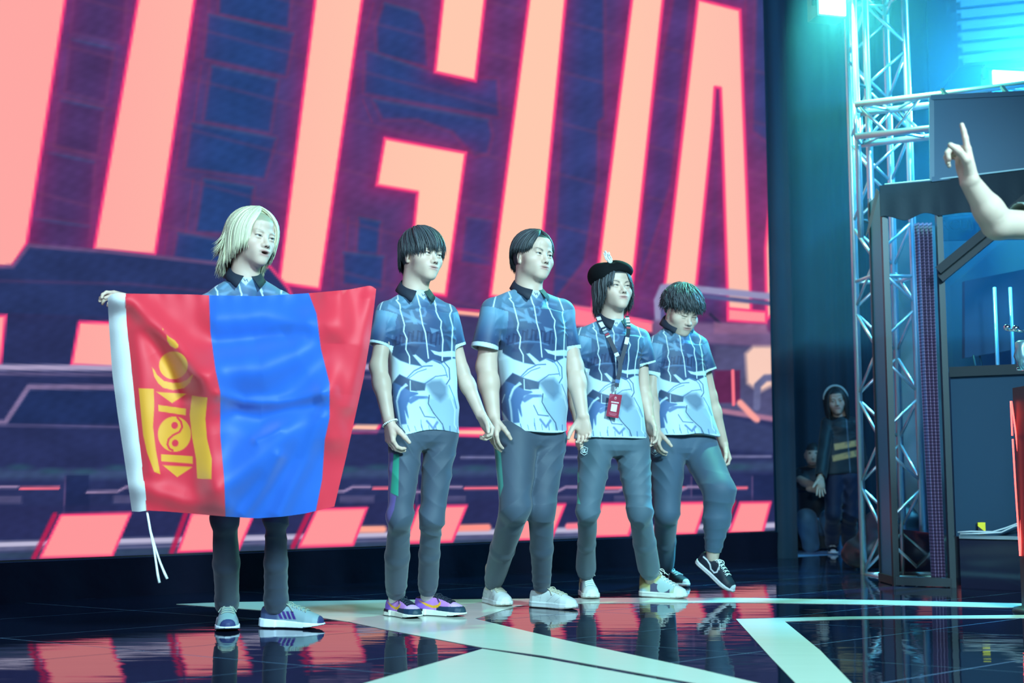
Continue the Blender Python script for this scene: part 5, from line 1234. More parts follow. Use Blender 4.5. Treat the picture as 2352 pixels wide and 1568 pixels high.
hp = empty('hanging_panel', at(2245, 410, 7.55), 'dark flat screen back hung in front of the cross truss', 'panel'); hb = -np.array(hp.location)
def qp(par, pts, th, m, name):
    P = np.array([at(*q) for q in pts]) - np.array(par.location); n = unit(np.cross(P[1] - P[0], P[3] - P[0])); n = n if n[1] > 0 else -n
    return MB().prism(P, n * th).build(name, m, par)
PANB = mat('panel_back', (0.035, 0.12, 0.22), 0.45)
qp(hp, [(2140, 226, 7.6), (2700, 200, 7.1), (2700, 345, 7.1), (2141, 411, 7.6)], 0.06, PANB, 'panel_face')
for q in (((2138, 224, 7.6), (2700, 198, 7.1)), ((2140, 412, 7.6), (2700, 346, 7.1)), ((2139, 224, 7.6), (2141, 412, 7.6))):
    MB().bar(at(*q[0]) + hb, at(*q[1]) + hb, 0.010, 0.03).build('edge_trim', PANB, hp)
for q in ((2180, 228, 7.62), (2320, 222, 7.5)): a = at(*q); MB().bar(a + hb, a + hb + (0, 0.12, 0.10), 0.02).build('hook', BLKM, hp)

# the booth
bo = empty('player_booth', (*onfloor(2120, 1335)[:2], 0), 'tall dark-framed glass player booth on a raised platform', 'booth'); bb = -np.array(bo.location)
def W_(px, py, d): return at(px, py, d) + bb
FR = mat('booth_frame', (0.030, 0.040, 0.050), 0.4, 0.4)
DL, DR = 7.75, 7.62
xl = at(2043, 880, DL)[0]; xr = at(2170, 880, DR)[0]; ztop = at(2060, 432, DL)[2]
def post(x, y, z0, z1, w=0.036, name='post'): return MB().bar((x, y, z0) + bb, (x, y, z1) + bb, w, w, up=(0, 1, 0)).build(name, FR, bo)
post(xl, DL, 0.0, ztop); post(xr, DR, 0.0, ztop)
xb, yb = xl - 0.12, DL + 0.30; post(xb + 0.12, yb, 0.0, ztop, 0.02)
MB().bar((xl, DL, 0.03) + bb, (xr, DR, 0.03) + bb, 0.05, 0.05).build('sill_bar', FR, bo)
MB().bar((xl, DL, 0.03) + bb, (xb + 0.12, yb, 0.03) + bb, 0.04, 0.05).build('sill_bar', FR, bo)
# narrow side panel, seen nearly edge-on
SIDEP = mat('side_panel_blue', (0.05, 0.17, 0.30), 0.5)
MB().prism(np.array([(xl - 0.01, DL + 0.03, 0.05), (xb + 0.12, yb, 0.05), (xb + 0.12, yb, ztop - 0.02), (xl - 0.01, DL + 0.03, ztop - 0.02)]) + bb, (0.012, 0.004, 0)).build('side_panel', SIDEP, bo)
# cloth fascia along the top, over the doorway and on along the glass
xf, yf = at(2900, 700, 6.75)[0], 6.75
def fascia(x0, y0, x1, y1, z0, z1, name):
    n = 60; s = np.linspace(0, 1, n); zz = np.linspace(z0, z1, 8); S, Z = np.meshgrid(s, zz, indexing='ij'); k = (Z - z0) / (z1 - z0)
    X = x0 + (x1 - x0) * S; Y = y0 + (y1 - y0) * S + 0.006 * np.sin(S * 50 * abs(x1 - x0)) * (1 - k); Z = Z + 0.012 * np.sin(S * 9 + 1) * (1 - k) * 1.5
    V = np.stack([X, Y - 0.03, Z], -1).reshape(-1, 3) + bb; ii = np.arange(n * 8).reshape(n, 8); f = np.stack([ii[:-1, :-1], ii[1:, :-1], ii[1:, 1:], ii[:-1, 1:]], -1).reshape(-1, 4)
    o = link(name, mesh_np(name, np.concatenate([V, V + (0, 0.008, 0)]), np.concatenate([f, f[:, ::-1] + n * 8])), FASC, bo); return o
zf = at(2080, 505, DL)[2]
fascia(xl - 0.03, DL, xr, DR, zf, ztop + 0.01, 'fascia_cloth'); fascia(xr, DR, xf, yf, zf - 0.02, ztop + 0.02, 'fascia_cloth')
MB().tube([(xl, DL - 0.035, ztop + 0.014) + bb, (xr, DR - 0.035, ztop + 0.018) + bb, (xf, yf - 0.035, ztop + 0.02) + bb], 0.006, 6).build('piping', mat('pale_piping', (0.4, 0.6, 0.7), 0.6), bo, True)
# flap of cloth hanging off the corner
FLAP = mat('plum_flap', (0.10, 0.04, 0.09), 0.8)
MB().prism(np.array([W_(2013, 432, 7.8), W_(2020, 440, 7.76), W_(2000, 520, 7.8), W_(1988, 546, 7.85)]), (0, 0.006, 0)).build('cloth_flap', FLAP, bo)
# gathered mesh curtain in the doorway
n, m_ = 90, 60; s = np.linspace(0, 1, n)[:, None]; v = np.linspace(0, 1, m_)[None]
x0, x1 = at(2098, 520, 7.72)[0], xr - 0.015; wdt = (x1 - x0)
X = x0 + 0.03 * v + (x1 - x0 - 0.03 * v) * s; Y = 7.70 + 0.028 * np.sin(s * 26 + 0.6 * np.sin(v * 4)) + 0 * v; Z = (zf - 0.03) * (1 - v) + 0.03 * v + 0 * s
V = np.stack([X, Y + 0 * X, Z], -1).reshape(-1, 3) + bb; ii = np.arange(n * m_).reshape(n, m_)
MESHC = bpy.data.materials.new('purple_mesh_curtain'); MESHC.use_nodes = True; nt = MESHC.node_tree; b = nt.nodes['Principled BSDF']; b.inputs['Base Color'].default_value = (0.36, 0.24, 0.42, 1); b.inputs['Roughness'].default_value = 0.6
tc = nt.nodes.new('ShaderNodeTexCoord'); wv_ = nt.nodes.new('ShaderNodeTexWave'); wv_.bands_direction = 'Z'; wv_.inputs['Scale'].default_value = 16; rp = nt.nodes.new('ShaderNodeValToRGB'); rp.color_ramp.elements[0].position = 0.25; rp.color_ramp.elements[0].color = (0.10, 0.07, 0.15, 1); rp.color_ramp.elements[1].position = 0.75; rp.color_ramp.elements[1].color = (0.30, 0.20, 0.36, 1)
nt.links.new(tc.outputs['Object'], wv_.inputs['Vector']); nt.links.new(wv_.outputs['Fac'], rp.inputs['Fac']); nt.links.new(rp.outputs['Color'], b.inputs['Base Color'])
link('mesh_curtain', mesh_np('mesh_curtain', V, np.stack([ii[:-1, :-1], ii[1:, :-1], ii[1:, 1:], ii[:-1, 1:]], -1).reshape(-1, 4)), MESHC, bo)
# platform, lower wall, glass above it
PLAT = mat('platform_gloss', (0.012, 0.012, 0.03), 0.08, spec=0.8); zp = 0.30
vx, vy = xf - xr, yf - DR
def along(t, off=0.0): return np.array([xr + vx * t, DR + vy * t + off])
MB().prism(np.array([(*along(0.03), 0), (*along(1), 0), (*(along(1) + (0, 1.6)), 0), (*(along(0.03) + (0, 1.6)), 0)]) + bb, (0, 0, zp)).build('platform', PLAT, bo)
MB().bar((*along(0.03, -0.005), zp) + bb, (*along(1, -0.005), zp) + bb, 0.02, 0.02).build('edge_trim', ALU, bo)
zw = at(2250, 850, 7.5)[2]
MB().prism(np.array([(*along(0.03, 0.05), zp), (*along(1, 0.05), zp), (*along(1, 0.05), zw), (*along(0.03, 0.05), zw)]) + bb, (0, 0.05, 0)).build('lower_wall', SLATE, bo)
MB().bar((*along(0.03, 0.05), zw) + bb, (*along(1, 0.05), zw) + bb, 0.05, 0.06).build('sill_bar', FR, bo)
GLASS = bpy.data.materials.new('booth_glass'); GLASS.use_nodes = True; nt = GLASS.node_tree; nt.nodes.clear(); o_ = nt.nodes.new('ShaderNodeOutputMaterial'); tr = nt.nodes.new('ShaderNodeBsdfTransparent'); gl = nt.nodes.new('ShaderNodeBsdfGlossy'); mx = nt.nodes.new('ShaderNodeMixShader')
tr.inputs[0].default_value = (0.72, 0.86, 0.95, 1); gl.inputs['Roughness'].default_value = 0.03; mx.inputs[0].default_value = 0.10; nt.links.new(tr.outputs[0], mx.inputs[1]); nt.links.new(gl.outputs[0], mx.inputs[2]); nt.links.new(mx.outputs[0], o_.inputs[0])
MB().prism(np.array([(*along(0.03, 0.07), zw), (*along(1, 0.07), zw), (*along(1, 0.07), zf), (*along(0.03, 0.07), zf)]) + bb, (0, 0.01, 0)).build('glass_pane', GLASS, bo)
MB().bar(W_(2156, 622, 7.56), W_(2420, 405, 7.25), 0.055, 0.05).build('diagonal_brace', FR, bo); MB().bar(W_(2160, 640, 7.58), W_(2430, 418, 7.27), 0.03, 0.05).build('diagonal_brace', BLKM, bo)
# inside the booth: dark screen back on two chrome poles, far wall
MB().prism(np.array([W_(2216, 645, 8.3), W_(2520, 585, 8.0), W_(2520, 770, 8.0), W_(2216, 822, 8.3)]), (0, 0.05, 0)).build('screen_back', mat('dark_screen_back', (0.02, 0.05, 0.10), 0.4), bo)
for x in (2284, 2320): a = W_(x, 660, 8.05); MB().tube([a, (a[0], a[1], zp + 0.02)], 0.012, 10).build('chrome_pole', ALU, bo, True)
for x in (2236, 2250): a = W_(x, 815, 8.28); MB().tube([a, a + (0.03, 0, -0.2), (a[0] + 0.02, a[1], zw + 0.0)], 0.006, 6).build('cable', BLKM, bo, True)
MB().prism(np.array([(*along(0.02, 1.55), zp), (*along(1.1, 1.55), zp), (*along(1.1, 1.55), ztop), (*along(0.02, 1.55), ztop)]) + bb, (0, 0.04, 0)).build('far_wall', mat('booth_far_wall', (0.10, 0.16, 0.22), 0.7), bo)
a = along(0.115, 0.04); hz = MB().box((a[0], a[1] - 0.0, zp + 0.045) + bb, (0.044, 0.012, 0.08)).build('hazard_tape', None, bo)
HZ_ = bpy.data.materials.new('hazard_tape'); HZ_.use_nodes = True; nt = HZ_.node_tree; b = nt.nodes['Principled BSDF']; tc = nt.nodes.new('ShaderNodeTexCoord'); mp = nt.nodes.new('ShaderNodeMapping'); mp.inputs['Rotation'].default_value = (0, 0.9, 0)
cw = nt.nodes.new('ShaderNodeTexWave'); cw.wave_profile = 'SAW'; cw.inputs['Scale'].default_value = 3.2; r_ = nt.nodes.new('ShaderNodeValToRGB'); r_.color_ramp.interpolation = 'CONSTANT'; r_.color_ramp.elements[0].color = (0.8, 0.62, 0.02, 1); r_.color_ramp.elements[1].position = 0.5; r_.color_ramp.elements[1].color = (0.01, 0.01, 0.02, 1)
nt.links.new(tc.outputs['Object'], mp.inputs[0]); nt.links.new(mp.outputs[0], cw.inputs['Vector']); nt.links.new(cw.outputs['Fac'], r_.inputs[0]); nt.links.new(r_.outputs[0], b.inputs['Base Color']); hz.data.materials.append(HZ_)
# lettering on the frieze inside the booth, only partly legible in the photograph
cu = bpy.data.curves.new('frieze_lettering', 'FONT'); cu.body = 'RCUIT IN'; cu.size = 0.10; cu.extrude = 0.004
tmp = bpy.data.objects.new('tmp_text', cu); COL.objects.link(tmp); dg = bpy.context.evaluated_depsgraph_get(); me = bpy.data.meshes.new_from_object(tmp.evaluated_get(dg)); bpy.data.objects.remove(tmp)
MB().prism(np.array([W_(2152, 500, 8.5), W_(2560, 480, 8.2), W_(2560, 545, 8.2), W_(2152, 552, 8.5)]), (0, 0.03, 0)).build('frieze', SLATE, bo)
lt = link('frieze_lettering', me, BLKM, bo); lt.location = W_(2160, 528, 8.44); lt.rotation_euler = (math.pi / 2, 0, -0.05)
for k, q in enumerate(([(2200, 1222), (2230, 1220), (2280, 1221), (2310, 1212), (2352, 1196), (2400, 1190)], [(2205, 1226), (2250, 1225), (2300, 1222), (2330, 1208), (2360, 1202), (2400, 1198)])):
    q = np.array(q, float); P = np.array([at(a, b_, 7.55 - 0.0012 * (a - 2200)) for a, b_ in q]); P[:, 2] = np.maximum(P[:, 2], zp + 0.012)
    o = MB().tube(P, 0.005, 6).build('power_cable', mat('pale_cable', (0.55, 0.62, 0.68), 0.5), None, True); tag(o, ('thin pale cable lying along the platform edge, the outer one', 'thin pale cable lying along the platform edge, the inner one')[k], 'cable')

# neon-edged dark panel standing at the end of the stage
nb_ = empty('neon_panel', (*onfloor(2349, 1388)[:2], 0), 'dark red panel edged with red neon tubes at the stage side', 'panel'); nbb = -np.array(nb_.location); dn = 6.45
NEON = mat('red_neon', (1, 0.2, 0.2), 0.4, emit=(1.0, 0.06, 0.05), estr=5.0)
for q in (((2321.5, 921), (2325, 1000)), ((2326, 1008), (2332, 1110), (2343, 1276)), ((2323, 921), (2332, 985), (2346, 1100)), ((2346, 1108), (2345, 1200), (2344, 1276))):
    P = np.array([at(a, b_, dn) for a, b_ in q]) + nbb; MB().tube(P, 0.0045, 8).build('neon_tube', NEON, nb_, True)
DRK = mat('dark_red_panel', (0.05, 0.008, 0.016), 0.5)
P = np.array([(*at(2330, 1000, dn + 0.03)[:2], 0.0), (*at(2420, 1000, dn - 0.5)[:2], 0.0), (*at(2420, 1000, dn - 0.5)[:2], at(2380, 885, dn - 0.2)[2]), (*at(2330, 1000, dn + 0.03)[:2], at(2330, 890, dn)[2])]) + nbb
MB().prism(P, (0.02, 0.05, 0)).build('panel_board', DRK, nb_)
# chrome camera rig beside it
rg = empty('camera_rig', (*onfloor(2376, 1410)[:2], 0), 'chrome clamp rig with ball knobs at the stage side', 'rig'); rb_ = -np.array(rg.location); dr_ = 6.2
CHR = mat('chrome', (0.75, 0.85, 0.9), 0.15, 1.0)
def rp_(x, y): return at(x, y, dr_) + rb_
def ball(name, c, r, m, par):
    F = Field(c - r, c + r, r / 9); F.u(ell(c, (r, r, r))); V, Q = F.skin(); return link(name, mesh_np(name, V, Q), m, par)
ball('ball_knob', rp_(2313, 752), 0.017, CHR, rg); ball('ball_knob', rp_(2333, 754), 0.017, CHR, rg)
MB().tube([rp_(2313, 757), rp_(2345, 760), rp_(2376, 762)], 0.007, 8).build('arm', CHR, rg, True)
MB().tube([rp_(2350, 782), rp_(2350, 790), rp_(2347, 800), rp_(2350, 815), rp_(2352, 832), rp_(2352, 850)], [0.024, 0.040, 0.030, 0.046, 0.036, 0.024], 18).build('clamp_body', mat('clamp_blue_metal', (0.25, 0.45, 0.55), 0.25, 0.7), rg, True)
MB().tube([rp_(2335, 847), rp_(2376, 848)], 0.008, 8).build('arm', CHR, rg, True)
zz_ = rp_(2376, 740)[2]; xx_ = rp_(2376, 760)[0]; yy_ = rp_(2376, 760)[1]; MB().tube([(xx_, yy_, 0.02), (xx_, yy_, zz_ / 2), (xx_, yy_, zz_)], 0.014, 12).build('pole', CHR, rg, True); MB().tube([(xx_, yy_, 0.0), (xx_, yy_, 0.02)], [0.16, 0.15], 28).build('base_plate', BLKM, rg, True)

# slatted duct box under the ceiling at the far right and its stay wire
db = empty('slatted_duct', at(2290, 150, 11.0), 'pale slatted duct box hanging high behind the bar lamp', 'duct'); dbb = -np.array(db.location); DUCT = mat('duct_sheet', (0.35, 0.50, 0.60), 0.5, 0.2)
a, c = at(2207, 150, 11.0), at(2800, 140, 10.4); z1_ = a[2] + 1.3
MB().prism(np.array([(a[0], a[1] + 0.05, a[2]), (c[0], c[1] + 0.05, a[2]), (c[0], c[1] + 0.05, z1_), (a[0], a[1] + 0.05, z1_)]) + dbb, (0, 0.8, 0)).build('box', DUCT, db)
for k in range(12):
    z = a[2] + 0.05 + 0.105 * k; MB().bar((a[0] + 0.02, a[1], z) + dbb, (c[0], c[1], z) + dbb, 0.03, 0.075).build('slat', DUCT, db)
o = MB().tube([at(2200, 152, 10.9), at(2178, 186, 9.6), at(2156, 219, 8.4)], 0.004, 6).build('stay_wire', BLKM, None, True); tag(o, 'thin stay wire running from the duct box down to the cross truss', 'wire')
# heap of equipment under black covers at the foot of the tower
F = Field(at(1935, 1300, 9.1) - (0, 0.35, 0), at(2140, 1150, 9.1) + (0, 0.35, 0), 0.016); F.lo[2] = 0.0
for px, py, rx, ry, rz in ((1985, 1262, 0.13, 0.2, 0.12), (2025, 1230, 0.17, 0.22, 0.20), (2070, 1215, 0.15, 0.2, 0.24), (2100, 1262, 0.10, 0.18, 0.12), (1960, 1278, 0.07, 0.1, 0.06)):
    c_ = at(px, py, 9.1); F.u(ell((c_[0], c_[1], max(c_[2] - 0.02, 0.04)), (rx, ry, rz)), 0.06)
F.bend(lambda p: 0.018 * (np.abs(waves(p, 16, 5)) - 0.5) + 0.008 * waves(p, 40, 6), 0.04); F.clip(lambda x, y, z: 0.002 - z + 0 * x + 0 * y)
V, Q = F.skin(); V[:, 2] = np.maximum(V[:, 2], 0.001); eq = link('covered_equipment', mesh_np('covered_equipment', V, Q), mat('black_cover_sheet', (0.012, 0.018, 0.030), 0.45)); tag(eq, 'heap of equipment under a creased black cover at the foot of the tower', 'equipment')
# ------------------------------------------------------------------ things the players wear or carry
def head_to_world(i, V): return i['O'] + (np.asarray(V) * i['s']) @ i['R'].T


if do(4):
    # black beret with its white tassel
    FELT = mat('black_felt', (0.003, 0.004, 0.006), 0.9, spec=0.2)
    F = Field((-0.16, -0.16, -0.02), (0.15, 0.17, 0.20), 0.004)
    F.u(ell((0.022, -0.006, 0.106), (0.080, 0.094, 0.044), rot(0, 0.12, 0.25))); F.u(ell((-0.058, 0.030, 0.074), (0.054, 0.094, 0.068), rot(0, 0, -0.35)), 0.022)
    F.u(ell((0.0, 0.020, 0.084), (0.090, 0.104, 0.040)), 0.02); F.cut(ell((-0.032, -0.055, 0.150), (0.010, 0.06, 0.022)), 0.02); F.bend(lambda p: 0.002 * waves(p, 30, 8))
    F.cut(ell((0.0, -0.05, 0.015), (0.070, 0.075, 0.066)), 0.01)
    V, Q = F.skin(); V = head_to_world(i4, relax(V, Q, 2, 0.5)); b0 = V.mean(0); b0[2] = V[:, 2].min()
    be = empty('beret', b0, 'black felt beret pulled to one side with a white tassel', 'hat'); link('crown', mesh_np('crown', V - b0, Q), FELT, be)
    TAS = mat('white_tassel', (0.85, 0.88, 0.88), 0.8); M = MB(); g = np.random.default_rng(3)
    for k in range(26):
        a = g.normal(size=3) * (0.007, 0.007, 0.004); t = np.linspace(0, 1, 6)[:, None]; c_ = np.array([-0.030, -0.030, 0.128]); M.tube(head_to_world(i4, c_ + a * 0.6 * (0.4 + t) + np.array([-0.024, 0, 0.058]) * t * g.uniform(0.75, 1.05) + np.array([0.006, 0, 0]) * np.sin(t * 5 + k)) - b0, 0.0026, 5)
    M.build('tassel', TAS, be, True)
    # lanyard and red pass
    LAN = mat('lanyard_strap', attr='Col', rough=0.6)
    nb = i4['nb']; dS = 6.58 - 0.135
    la = empty('lanyard', at(1411, 960, dS), 'patterned black lanyard with a dark red pass card', 'lanyard'); lb = -np.array(la.location)
    def strap(pts, ds, w, pat):
        q = np.array(pts, float); n = 70; s = np.concatenate([[0], np.cumsum(np.linalg.norm(np.diff(q, axis=0), axis=1))]); t = np.linspace(0, s[-1], n); c = np.stack([np.interp(t, s, q[:, k]) for k in (0, 1)], 1); d = np.interp(t, s, ds)
        for _ in range(4): c[1:-1] = (c[:-2] + 2 * c[1:-1] + c[2:]) / 4
        P = at(c[:, 0], c[:, 1], d); T = np.gradient(P, axis=0); T /= np.linalg.norm(T, axis=1)[:, None]; sd = np.cross(T, (0, 1.0, 0)); sd /= np.linalg.norm(sd, axis=1)[:, None]
        R_ = [P + sd * w * k + np.array([0, 0.0, 0]) for k in (-0.5, -0.17, 0.17, 0.5)]; V = np.stack(R_, 1).reshape(-1, 3); V = np.concatenate([V, V + (0, 0.003, 0)]); ii = np.arange(n * 4).reshape(n, 4)
        f = np.stack([ii[:-1, :-1], ii[:-1, 1:], ii[1:, 1:], ii[1:, :-1]], -1).reshape(-1, 4); col = np.tile(srgb((30, 34, 56)), (len(V), 1)); tt = np.repeat(np.linspace(0, 1, n), 4); tt = np.concatenate([tt, tt])
        for a, b_, c_ in pat: col[(tt >= a) & (tt < b_)] = srgb(c_)
        link('strap', mesh_np('strap', V + lb, np.concatenate([f, f[:, ::-1] + n * 4]), col), LAN, la)
    WHT, RDS = (216, 226, 236), (190, 60, 80)
    strap([(1373, 724), (1379, 740), (1388, 756), (1396, 770), (1408, 795), (1417, 815), (1425, 830), (1424, 850), (1419, 872), (1416, 888)], [dS + 0.10, dS + 0.05, dS + 0.02, dS, dS - 0.01, dS - 0.012, dS - 0.016, dS - 0.02, dS - 0.02, dS - 0.02], 0.022,
          [(0.02, 0.06, WHT), (0.10, 0.17, WHT), (0.19, 0.21, WHT), (0.23, 0.25, (140, 150, 170)), (0.27, 0.285, RDS), (0.29, 0.31, WHT), (0.55, 0.58, WHT), (0.9, 0.95, (70, 110, 160))])
    strap([(1440, 725), (1444, 745), (1443, 765), (1439, 785), (1432, 812), (1426, 832)], [dS + 0.12, dS + 0.07, dS + 0.03, dS + 0.0, dS - 0.005, dS - 0.008], 0.020, [(0.04, 0.2, WHT), (0.08, 0.1, (30, 34, 56)), (0.14, 0.16, (30, 34, 56)), (0.24, 0.27, RDS), (0.45, 0.60, WHT)])
    MB().tube([at(1416, 888, dS - 0.02) + lb, at(1414, 896, dS - 0.022) + lb, at(1413, 905, dS - 0.022) + lb], 0.004, 8).build('clip', ALU, la, True)
    q = np.array([(1400.5, 903.5), (1429, 907), (1420, 960.5), (1392, 955)], float)
    gu, gv = np.meshgrid(np.linspace(0, 1, 44), np.linspace(0, 1, 70), indexing='ij'); uv = np.stack([gu.ravel(), gv.ravel()], 1)
    px_ = ((1 - uv[:, :1]) * (1 - uv[:, 1:]) * q[0] + uv[:, :1] * (1 - uv[:, 1:]) * q[1] + uv[:, :1] * uv[:, 1:] * q[2] + (1 - uv[:, :1]) * uv[:, 1:] * q[3])
    pc = Paint(uv * (100, 180), (150, 26, 58))
    for k in range(5): pc.line([(0, 42 - 9 * k), (40 - 9 * k, 0)], 2.0, (200, 140, 160), 1.5, 0.8)
    pc.disc((52, 30), (9, 12), (222, 190, 190), 2, 0.8); pc.disc((52, 33), (4, 5), (150, 26, 58), 2); pc.poly([(22, 58), (84, 58), (84, 68), (22, 68)], (226, 206, 206), 2)
    for k in range(9): pc.line([(27 + 6.4 * k, 60), (27 + 6.4 * k, 66)], 1.0, (150, 60, 80), 1, 0.7)
    pc.poly([(28, 78), (76, 78), (76, 134), (28, 134)], (226, 226, 240), 2); 
    for k in range(3): pc.line([(20 + 8 * (k == 2), 148 + 8 * k), (82 - 8 * (k == 2), 148 + 8 * k)], 2.6, (206, 130, 150), 1.5, 0.9)
    Vf = at(px_[:, 0], px_[:, 1], dS - 0.024 + 0 * px_[:, 0]); ii = np.arange(44 * 70).reshape(44, 70); f = np.stack([ii[:-1, :-1], ii[:-1, 1:], ii[1:, 1:], ii[1:, :-1]], -1).reshape(-1, 4); cc = pc.lin()
    link('pass_card', mesh_np('pass_card', np.concatenate([Vf, Vf + (0, 0.0025, 0)]) + lb, np.concatenate([f, f[:, ::-1] + 44 * 70]), np.concatenate([cc, cc]), False), mat('pass_card', attr='Col', rough=0.3), la)
if do(2):
    # bead bracelet
    BEAD = mat('white_beads', (0.78, 0.80, 0.78), 0.35); wr = at(893, 966, 5.71 - 0.17); el = at(869, 842, 5.71 - 0.12); ax = unit(wr - el); ax = unit(ax + np.array([0.5, 0, -0.15]) * 0.6); e1 = unit(np.cross(ax, (0, 1, 0))); e2 = np.cross(ax, e1)
    br = empty('bracelet', wr, 'string of white beads round the wrist beside the flag', 'bracelet'); r0 = 0.0335
    proto = None
    for k in range(26):
        a = 2 * math.pi * k / 26; c = (e1 * math.cos(a) * r0 + e2 * math.sin(a) * r0)
        if proto is None:
            F = Field((-0.0045,) * 3, (0.0045,) * 3, 0.0012); F.u(ell((0, 0, 0), (0.0043,) * 3)); V, Q = F.skin(); proto = mesh_np('bead', V, Q); proto.materials.append(BEAD)
        b_ = bpy.data.objects.new('bead', proto); COL.objects.link(b_); b_.parent = br; b_.location = c
    br.location = at(893, 966, 5.71 - 0.17) + ax * 0.012


# shield emblem printed on the thigh of two players' trousers
def emblem(par, c, d, s):
    base = np.array(par.parent.location)
    M = MB(); P = lambda a, b: at(c[0] + a * s, c[1] + b * s, d) - base
    out = [(-8, -6), (-3, -8), (0, -10), (3, -8), (8, -6), (7, 0), (8, 5), (0, 10), (-8, 5), (-7, 0)]
    for a, b in zip(out, out[1:] + out[:1]): M.tube([P(*a), P(*b)], 0.0016 * s, 5)
    for l in ([(-4, -5), (-4, 4), (-1, 4)], [(4.5, -4), (1.5, -4), (1, 4), (4.5, 4), (4.5, 1)], [(-1, -6), (-1, 5)]):
        for a, b in zip(l[:-1], l[1:]): M.tube([P(*a), P(*b)], 0.0020 * s, 5)
    M.build('emblem', mat('emblem_print', (0.75, 0.85, 0.9), 0.6), par)


def surf_depth(o, px, py):
    me = o.data; n = len(me.vertices); co = np.empty(n * 3, np.float32); me.vertices.foreach_get('co', co); V = co.reshape(-1, 3) + np.array(o.parent.location); a, b = project(V); m = np.hypot(a - px, b - py) < 5
    return float(V[m, 1].min()) if m.any() else None


for who, c in ((4, (1342, 1035)), (5, (1504, 1035))):
    if do(who):
        o = (i4 if who == 4 else i5)['pants']; d = surf_depth(o, *c)
        if d: emblem(o, c, d - 0.004, 1.0)

# ------------------------------------------------------------------ people behind and beside the stage
def plain(c, amp=0.1): return lambda P: np.tile(srgb(c), (len(P), 1)) * (1 + amp * waves(P, 0.05, 3))[:, None]


if do(6):
    def jk(P):
        p = Paint(P, (34, 44, 54)); p.mix(np.clip(waves(P, 0.12, 8), 0, 1) * 0.5, (52, 64, 72))
        for q in ([(1915, 1019), (1981, 1008), (1981, 1022), (1917, 1034)], [(1911, 1046), (1976, 1031), (1976, 1046), (1913, 1060)]): p.poly(q, (226, 176, 118), 2); p.mix((np.clip(waves(P, 0.35, 12), 0, 1) * pin(P, q) * 0.6), (150, 120, 96))
        p.line([(1944, 960), (1953, 1085)], 2, (110, 130, 150), 1.5); return p.lin()
    PW = dict(d0=10.8, yaw=-4, seed=131, h=0.006, rows=[(968, 1898, 1962), (1000, 1893, 1968), (1040, 1889, 1972), (1086, 1891, 1974)], deep=0.66, top='jacket', collar=False, paint_px=jk,
              sh=[(1901, 972), (1960, 972)], se=[(1884, 1096, -0.25), (1984, 1074, 0.0)], ser=[0.046, 0.046], neck=(1931, 956, 0.0), nk=0.85, hip=[(1916, 1098), (1950, 1098)], knee=[(1914, 1180, -0.04), (1953, 1180, 0)], legr=[(0.10, 0.08, 0.06), (0.10, 0.08, 0.06)],
              shoes=[dict(at=(1912, 1271), yaw=-10, style='skate', L=0.24), dict(at=(1957, 1271), yaw=15, style='skate', L=0.24)], cuffz=0.0, cuff=False, pant_c=(24, 32, 64),
              arm=[dict(el=(1890, 1040, -0.12), wr=(1884, 1098, -0.26), d=(-0.05, -0.3, -1), n=(0.1, -1, 0.2), th=(-1, 0, 0), curl=(0.05, 0.1, 0.1), thumb=0.1, s=0.95, spread=0.14, r=(0.034, 0.030, 0.030, 0.022)),
                   dict(el=(1976, 1030, 0.0), wr=(1983, 1072, 0.0), d=(0.0, -0.2, -1), n=(-1, 0.2, 0), th=(-0.3, -1, 0), curl=(0.4, 0.5, 0.4), s=0.9, r=(0.034, 0.030, 0.030, 0.022))],
              head=dict(eye=(1922, 921), yaw=-10, pitch=4, roll=-6, s=0.97, hair_c=DARK, look=dict(eye=0.0046, jaw=0.92)))
    h, iw = player(PW, 'person in a black jacket with two shiny bands standing before the black drape')
    L = []
    for k in range(300):
        ph = rng.uniform(-math.pi, math.pi); ab = abs(ph)
        if ab < 0.62: continue
        L.append(drape_lock((0, -0.25, 0.96), ph, np.interp(ab, [0.6, 0.9, 1.4, 3.14], [-0.10, -0.24, -0.30, -0.30]) + rng.normal() * 0.02, 0.008, 0.024 + rng.uniform(0, 0.012), 0.5 * np.sign(ph) * max(0, 1.0 - ab)))
    hair_on(h, iw, L, rng, DARK, hair_cap(0.085, 0.03, -0.1, 0.005), 0.009, 0.004, 0.3)
    hs_ = empty('headset', iw['O'], 'pale headset worn over long dark hair behind the stage', 'headset'); a = np.linspace(0, math.pi, 24)
    MB().tube(np.stack([0.098 * np.cos(a), 0.0 * a, 0.02 + 0.112 * np.sin(a)], 1) @ iw['R'].T, 0.010, 8).build('band', mat('headset_band', (0.4, 0.5, 0.52), 0.4), hs_, True)
    for s_ in (-1, 1): MB().tube(np.array([(s_ * 0.082, 0.01, -0.005), (s_ * 0.108, 0.01, -0.005)]) @ iw['R'].T, 0.034, 16).build('ear_cup', BLKM, hs_, True)
